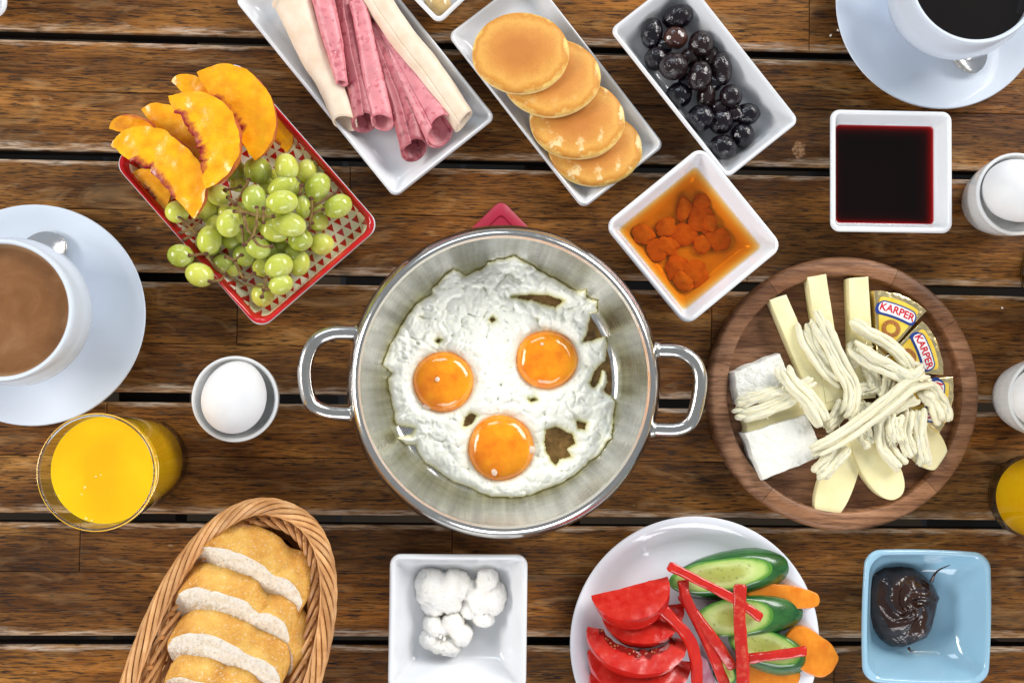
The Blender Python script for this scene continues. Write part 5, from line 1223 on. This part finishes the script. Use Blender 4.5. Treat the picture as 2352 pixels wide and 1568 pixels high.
# ------------------------------------------------------------------ bread slices
def bread(px, py, z, rz, tilt, label, W_=.080, Hh=.046, T=.023, seed=0, notch=.0):
    """loaf slice: outline in (u across, v up), thickness along w; tilt leans the top backwards"""
    m = 64; th = np.linspace(0, 2 * math.pi, m, endpoint=False)
    u_ = np.cos(th); v_ = np.sin(th); pu, pv = 2 / 2.6, 2 / 2.3
    ou = W_ / 2 * np.sign(u_) * np.abs(u_) ** pu; ov = Hh / 2 * np.sign(v_) * np.abs(v_) ** pv
    ov = np.where(ov < 0, ov * .86, ov); nt = notch * np.exp(-((ou - W_ * .17) / .007) ** 2) * (ov > 0); ov = ov - nt
    ov = ov + np.where(ov > 0, .0036 * fbm(np.stack((ou * 110, np.zeros(m), np.full(m, seed * 5.0)), 1), 3, seed), 0)
    prof = [(.25, -.5), (.6, -.5), (.88, -.5), (.965, -.492), (.993, -.465), (1.0, -.40), (1.008, -.2), (1.01, 0), (1.008, .2), (1.0, .40), (.993, .465), (.965, .492), (.88, .5), (.6, .5), (.25, .5)]
    L = [np.stack((ou * s_, ov * s_, np.full(m, w_ * T)), 1) for s_, w_ in prof]
    V, F = bridge(L); mi = []
    for k in range(len(prof) - 1): mi += [1 if k < 3 or k > len(prof) - 5 else 0] * m
    mi += [1, 1]
    nz = fbm(V * 120 + seed * 11, 4, seed); V = V * (1 + .036 * nz)[:, None]
    V[:, 2] += .0016 * fbm(V * 55 + seed * 3, 3, seed + 5) + .0007 * fbm(V * 420, 2, seed + 8) * (np.abs(V[:, 2]) > T * .47)
    V[:, 2] *= 1 - .28 * np.clip(V[:, 1] / Hh, -.5, .5) 
    # local: u -> x, v -> up, w -> -y (face towards picture bottom)
    Q = np.stack((V[:, 0], V[:, 2] * -1, V[:, 1]), 1)
    Q = Q @ np.array(Matrix.Rotation(-tilt, 3, 'X')).T; Q = Q @ rot_m(0, 0, rz).T
    return mk('bread_slice', Q + at(px, py, z), F, [CRUST, CRUMB], label=label, cat='bread', group='white bread slices in the basket', mi=mi, sharp=30)
bread(663, 1455, .030, math.radians(-70), .5, 'dark-crusted bread piece tucked down beside the basket wall', W_=.055, Hh=.045, seed=9)
bread(590, 1300, .041, math.radians(-26), .78, 'bread slice at the rounded end of the basket', W_=.086, Hh=.054, T=.031, seed=1, notch=.006)
bread(552, 1390, .043, math.radians(-19), .84, 'bread slice second from the rounded basket end', W_=.086, Hh=.054, T=.030, seed=2, notch=.006)
bread(532, 1490, .046, math.radians(-20), .86, 'bread slice third from the rounded basket end', W_=.084, Hh=.054, T=.030, seed=3, notch=.004)
bread(508, 1575, .046, math.radians(-18), .7, 'browner bread slice fourth from the rounded basket end', W_=.074, Hh=.046, T=.025, seed=4)
bread(470, 1612, .050, math.radians(-8), .7, 'pale bread slice fifth from the rounded basket end', W_=.062, Hh=.044, T=.025, seed=5)

# ------------------------------------------------------------------ vegetables
zv = zoom(2100, 1900, 2.138)
VS = .6125 / 2.138
PZ_ = .0064
def cucumber(face, skin, zt_, label, seed):
    n = 56; rings = []
    def ring(e, f, z): return np.array([at(*zv(*p), z) for p in oval(e[0], e[1], e[2] * f, e[3] * f, math.radians(e[4]), n, 2.15)])
    lerp = lambda a, b, t: tuple(x + (y - x) * t for x, y in zip(a, b))
    L = [ring(lerp(skin, face, .2), .72, PZ_ + .0006), ring(lerp(skin, face, .1), .90, PZ_ + .0030), ring(skin, 1.0, (PZ_ + zt_) * .42 + .001), ring(lerp(skin, face, .35), 1.01, zt_ - .0050), ring(lerp(skin, face, .8), 1.02, zt_ - .0012), ring(face, 1.0, zt_), ring(face, .93, zt_ + .0003)]
    L += [ring(face, f, zt_ + .0004) for f in (.85, .75, .65, .55, .45, .35, .25, .15, .06)]
    V, F = bridge(L); mi = []
    for k in range(len(L) - 1): mi += [0 if k < 5 else 1] * n
    mi += [0, 1]; rad = np.zeros(len(V)); fs = [1.0, .93, .85, .75, .65, .55, .45, .35, .25, .15, .06]
    for k in range(len(L)): rad[k * n:(k + 1) * n] = fs[k - 5] if k >= 5 else 1.0
    th = np.tile(np.linspace(0, 2 * math.pi, n, endpoint=False), len(L))
    seed_ = np.clip(1 - np.abs(rad * np.abs(np.sin(th)) - .30) / .22, 0, 1) * (np.abs(rad * np.cos(th)) < .62)
    V = V + .0005 * np.stack([fbm(V * 120 + k * 5, 2, seed + k) for k in range(3)], 1)
    mk('cucumber_piece', V, F, [CSKIN, CFACE], label=label, cat='cucumber', group='cucumber pieces on the plate', mi=mi, attrs={'rad': rad, 'seed': seed_}, sharp=45)
def carrot(e, zt_, label, th=.006):
    mk('carrot_slice', *prism([at(*zv(*p), zt_)[:2] for p in oval(*e[:4], math.radians(e[4]), 40, 2.6)], th, zt_, .0008, wob=.0012, seed=int(e[0]), sub=1), CARROT, label=label, cat='carrot', group='carrot slices on the plate')
carrot((1795, 715, 300, 88, 8), .0190, 'pointed orange carrot slice under the uppermost cucumber piece')
carrot((2010, 1165, 235, 155, 38), .0195, 'broad orange carrot slice overhanging the plate rim')
carrot((1690, 1370, 270, 120, 10), .0150, 'orange carrot slice under the lowest cucumber piece')
cucumber((1290, 545, 418, 126, -8), (1385, 535, 478, 190, -10), .027, 'longest cucumber piece with green skin, crossed by a pepper strip', 1)
cucumber((1400, 885, 310, 148, -4), (1545, 870, 402, 168, -4), .028, 'cucumber piece in the middle, below the longest one', 2)
cucumber((1640, 1120, 300, 128, 16), (1700, 1170, 300, 170, 16), .024, 'thin cucumber slice resting on a carrot slice', 3)
cucumber((1330, 1330, 90, 70, 60), (1340, 1330, 120, 110, 60), .018, 'small cucumber bit hidden under the pepper strips', 4)
def tomato(lab, e0, e1, z, depth, ang, tilt, seed, pit=(.0, .3)):
    V, F, mi, pa = wedge(zv(*e0), zv(*e1), -1, z, depth * VS, ang, tilt, pit=pit, seed=seed, rough=.0006, zm=PZ_)
    if pit[0] == 0: pa = [0.0] * len(pa)
    mk('tomato_wedge', V, F, [TFACE, TSKIN], label=lab, cat='tomato', group='tomato wedges on the plate', mi=mi, attrs={'pit': pa}, sharp=35)
tomato('lowest tomato slice at the plate edge', (255, 1290), (900, 1560), .016, 300, .9, .65, 5)
tomato('tomato slice below the one with the seed hollow', (222, 1140), (1050, 1240), .020, 350, .95, .72, 4, (.40, .62))
tomato('dull red tomato slice under the top wedge', (330, 850), (985, 770), .020, 310, .95, .72, 2)
tomato('tomato slice with juicy seed hollow', (215, 960), (1020, 1060), .026, 350, .95, .72, 3, (.42, .66))
tomato('uppermost tomato wedge with smooth pink flesh', (248, 712), (862, 552), .028, 345, 1.15, .92, 1)
mk('onion_piece', *prism([at(*zv(*p), .014)[:2] for p in ((1130, 1180), (1180, 1230), (1260, 1440), (1130, 1440))], .006, .014, .0008, wob=.0008, seed=3, sub=8), ONION, label='pink onion piece glimpsed between the pepper strips', cat='onion')
def pepper(pts, wd, label, seed, inner):
    n = 40; P = smooth_path([at(*zv(x, y), z) for x, y, z in pts], n); R0 = rm(wd * VS / 2, pts[0][2])
    m = 20; th = np.linspace(0, 2 * math.pi, m, endpoint=False); pw = 2 / 3.2
    s0 = np.stack((np.sign(np.cos(th)) * np.abs(np.cos(th)) ** pw, np.sign(np.sin(th)) * np.abs(np.sin(th)) ** pw), 1)
    wv = 1 + .12 * fbm(np.stack((np.arange(n) * .16, np.full(n, seed * 3.0), np.zeros(n)), 1), 3, seed); e = rounded_ends(n, .03)
    V, F = sweep(P, s0, np.stack((R0 * wv * (.7 + .3 * e), np.full(n, min(R0 * .62, .0034)) * (.6 + .4 * e)), 1), twist=np.full(n, .25 if seed % 2 else -.25))
    V = V + .0006 * np.stack([fbm(V * 160 + k * 5, 3, seed + k) for k in range(3)], 1); mi = []
    lo_, hi_ = inner
    for k in range(n - 1): mi += [1 if lo_ <= (j + .5) / m * 360 <= hi_ else 0 for j in range(m)]
    mi += [1, 1]
    mk('pepper_strip', V, F, [PEPPER, PEPIN], label=label, cat='pepper', group='red pepper strips on the plate', mi=mi, sharp=50)
pepper([(985, 585, .028), (1010, 730, .030), (1120, 960, .030), (1230, 1200, .029), (1330, 1440, .026)], 82, 'red pepper strip running from the longest cucumber down past the onion', 3, (60, 150))
pepper([(965, 700, .026), (1130, 920, .031), (1270, 1110, .031), (1390, 1290, .027)], 82, 'short red pepper strip leaning beside the long wavy ones', 4, (40, 150))
pepper([(735, 750, .036), (890, 890, .034), (1030, 1050, .033), (1085, 1210, .032), (1100, 1440, .029)], 92, 'curved smooth red pepper strip lying over the tomato slices', 5, (300, 360))
pepper([(1500, 1215, .029), (1740, 1185, .0295), (1975, 1150, .030)], 74, 'short red pepper strip lying on the thin cucumber slice', 6, (200, 300))
pepper([(868, 468, .035), (1130, 600, .034), (1400, 740, .036), (1612, 892, .034)], 76, 'straight slim red pepper strip crossing the longest cucumber', 1, (270, 340))
pepper([(1448, 618, .036), (1440, 900, .037), (1462, 1200, .035), (1472, 1440, .033)], 104, 'widest red pepper strip showing its pale ribbed inside', 2, (20, 120))
# crumbs on the table by the black coffee
for (x, y) in ((1925, 70), (1908, 82), (1978, 74), (2350 - 48, 707)):
    mk('crumb', *blob(at(x, y, .0007), (.0011, .0008, .0007), rot_m(0, 0, x), lambda D: .3 * fbm(D * 2 + x, 2, 1), 8, 6), CRUMB, label='tiny pale crumb on the bare wooden plank', cat='crumb', group='crumbs on the table')
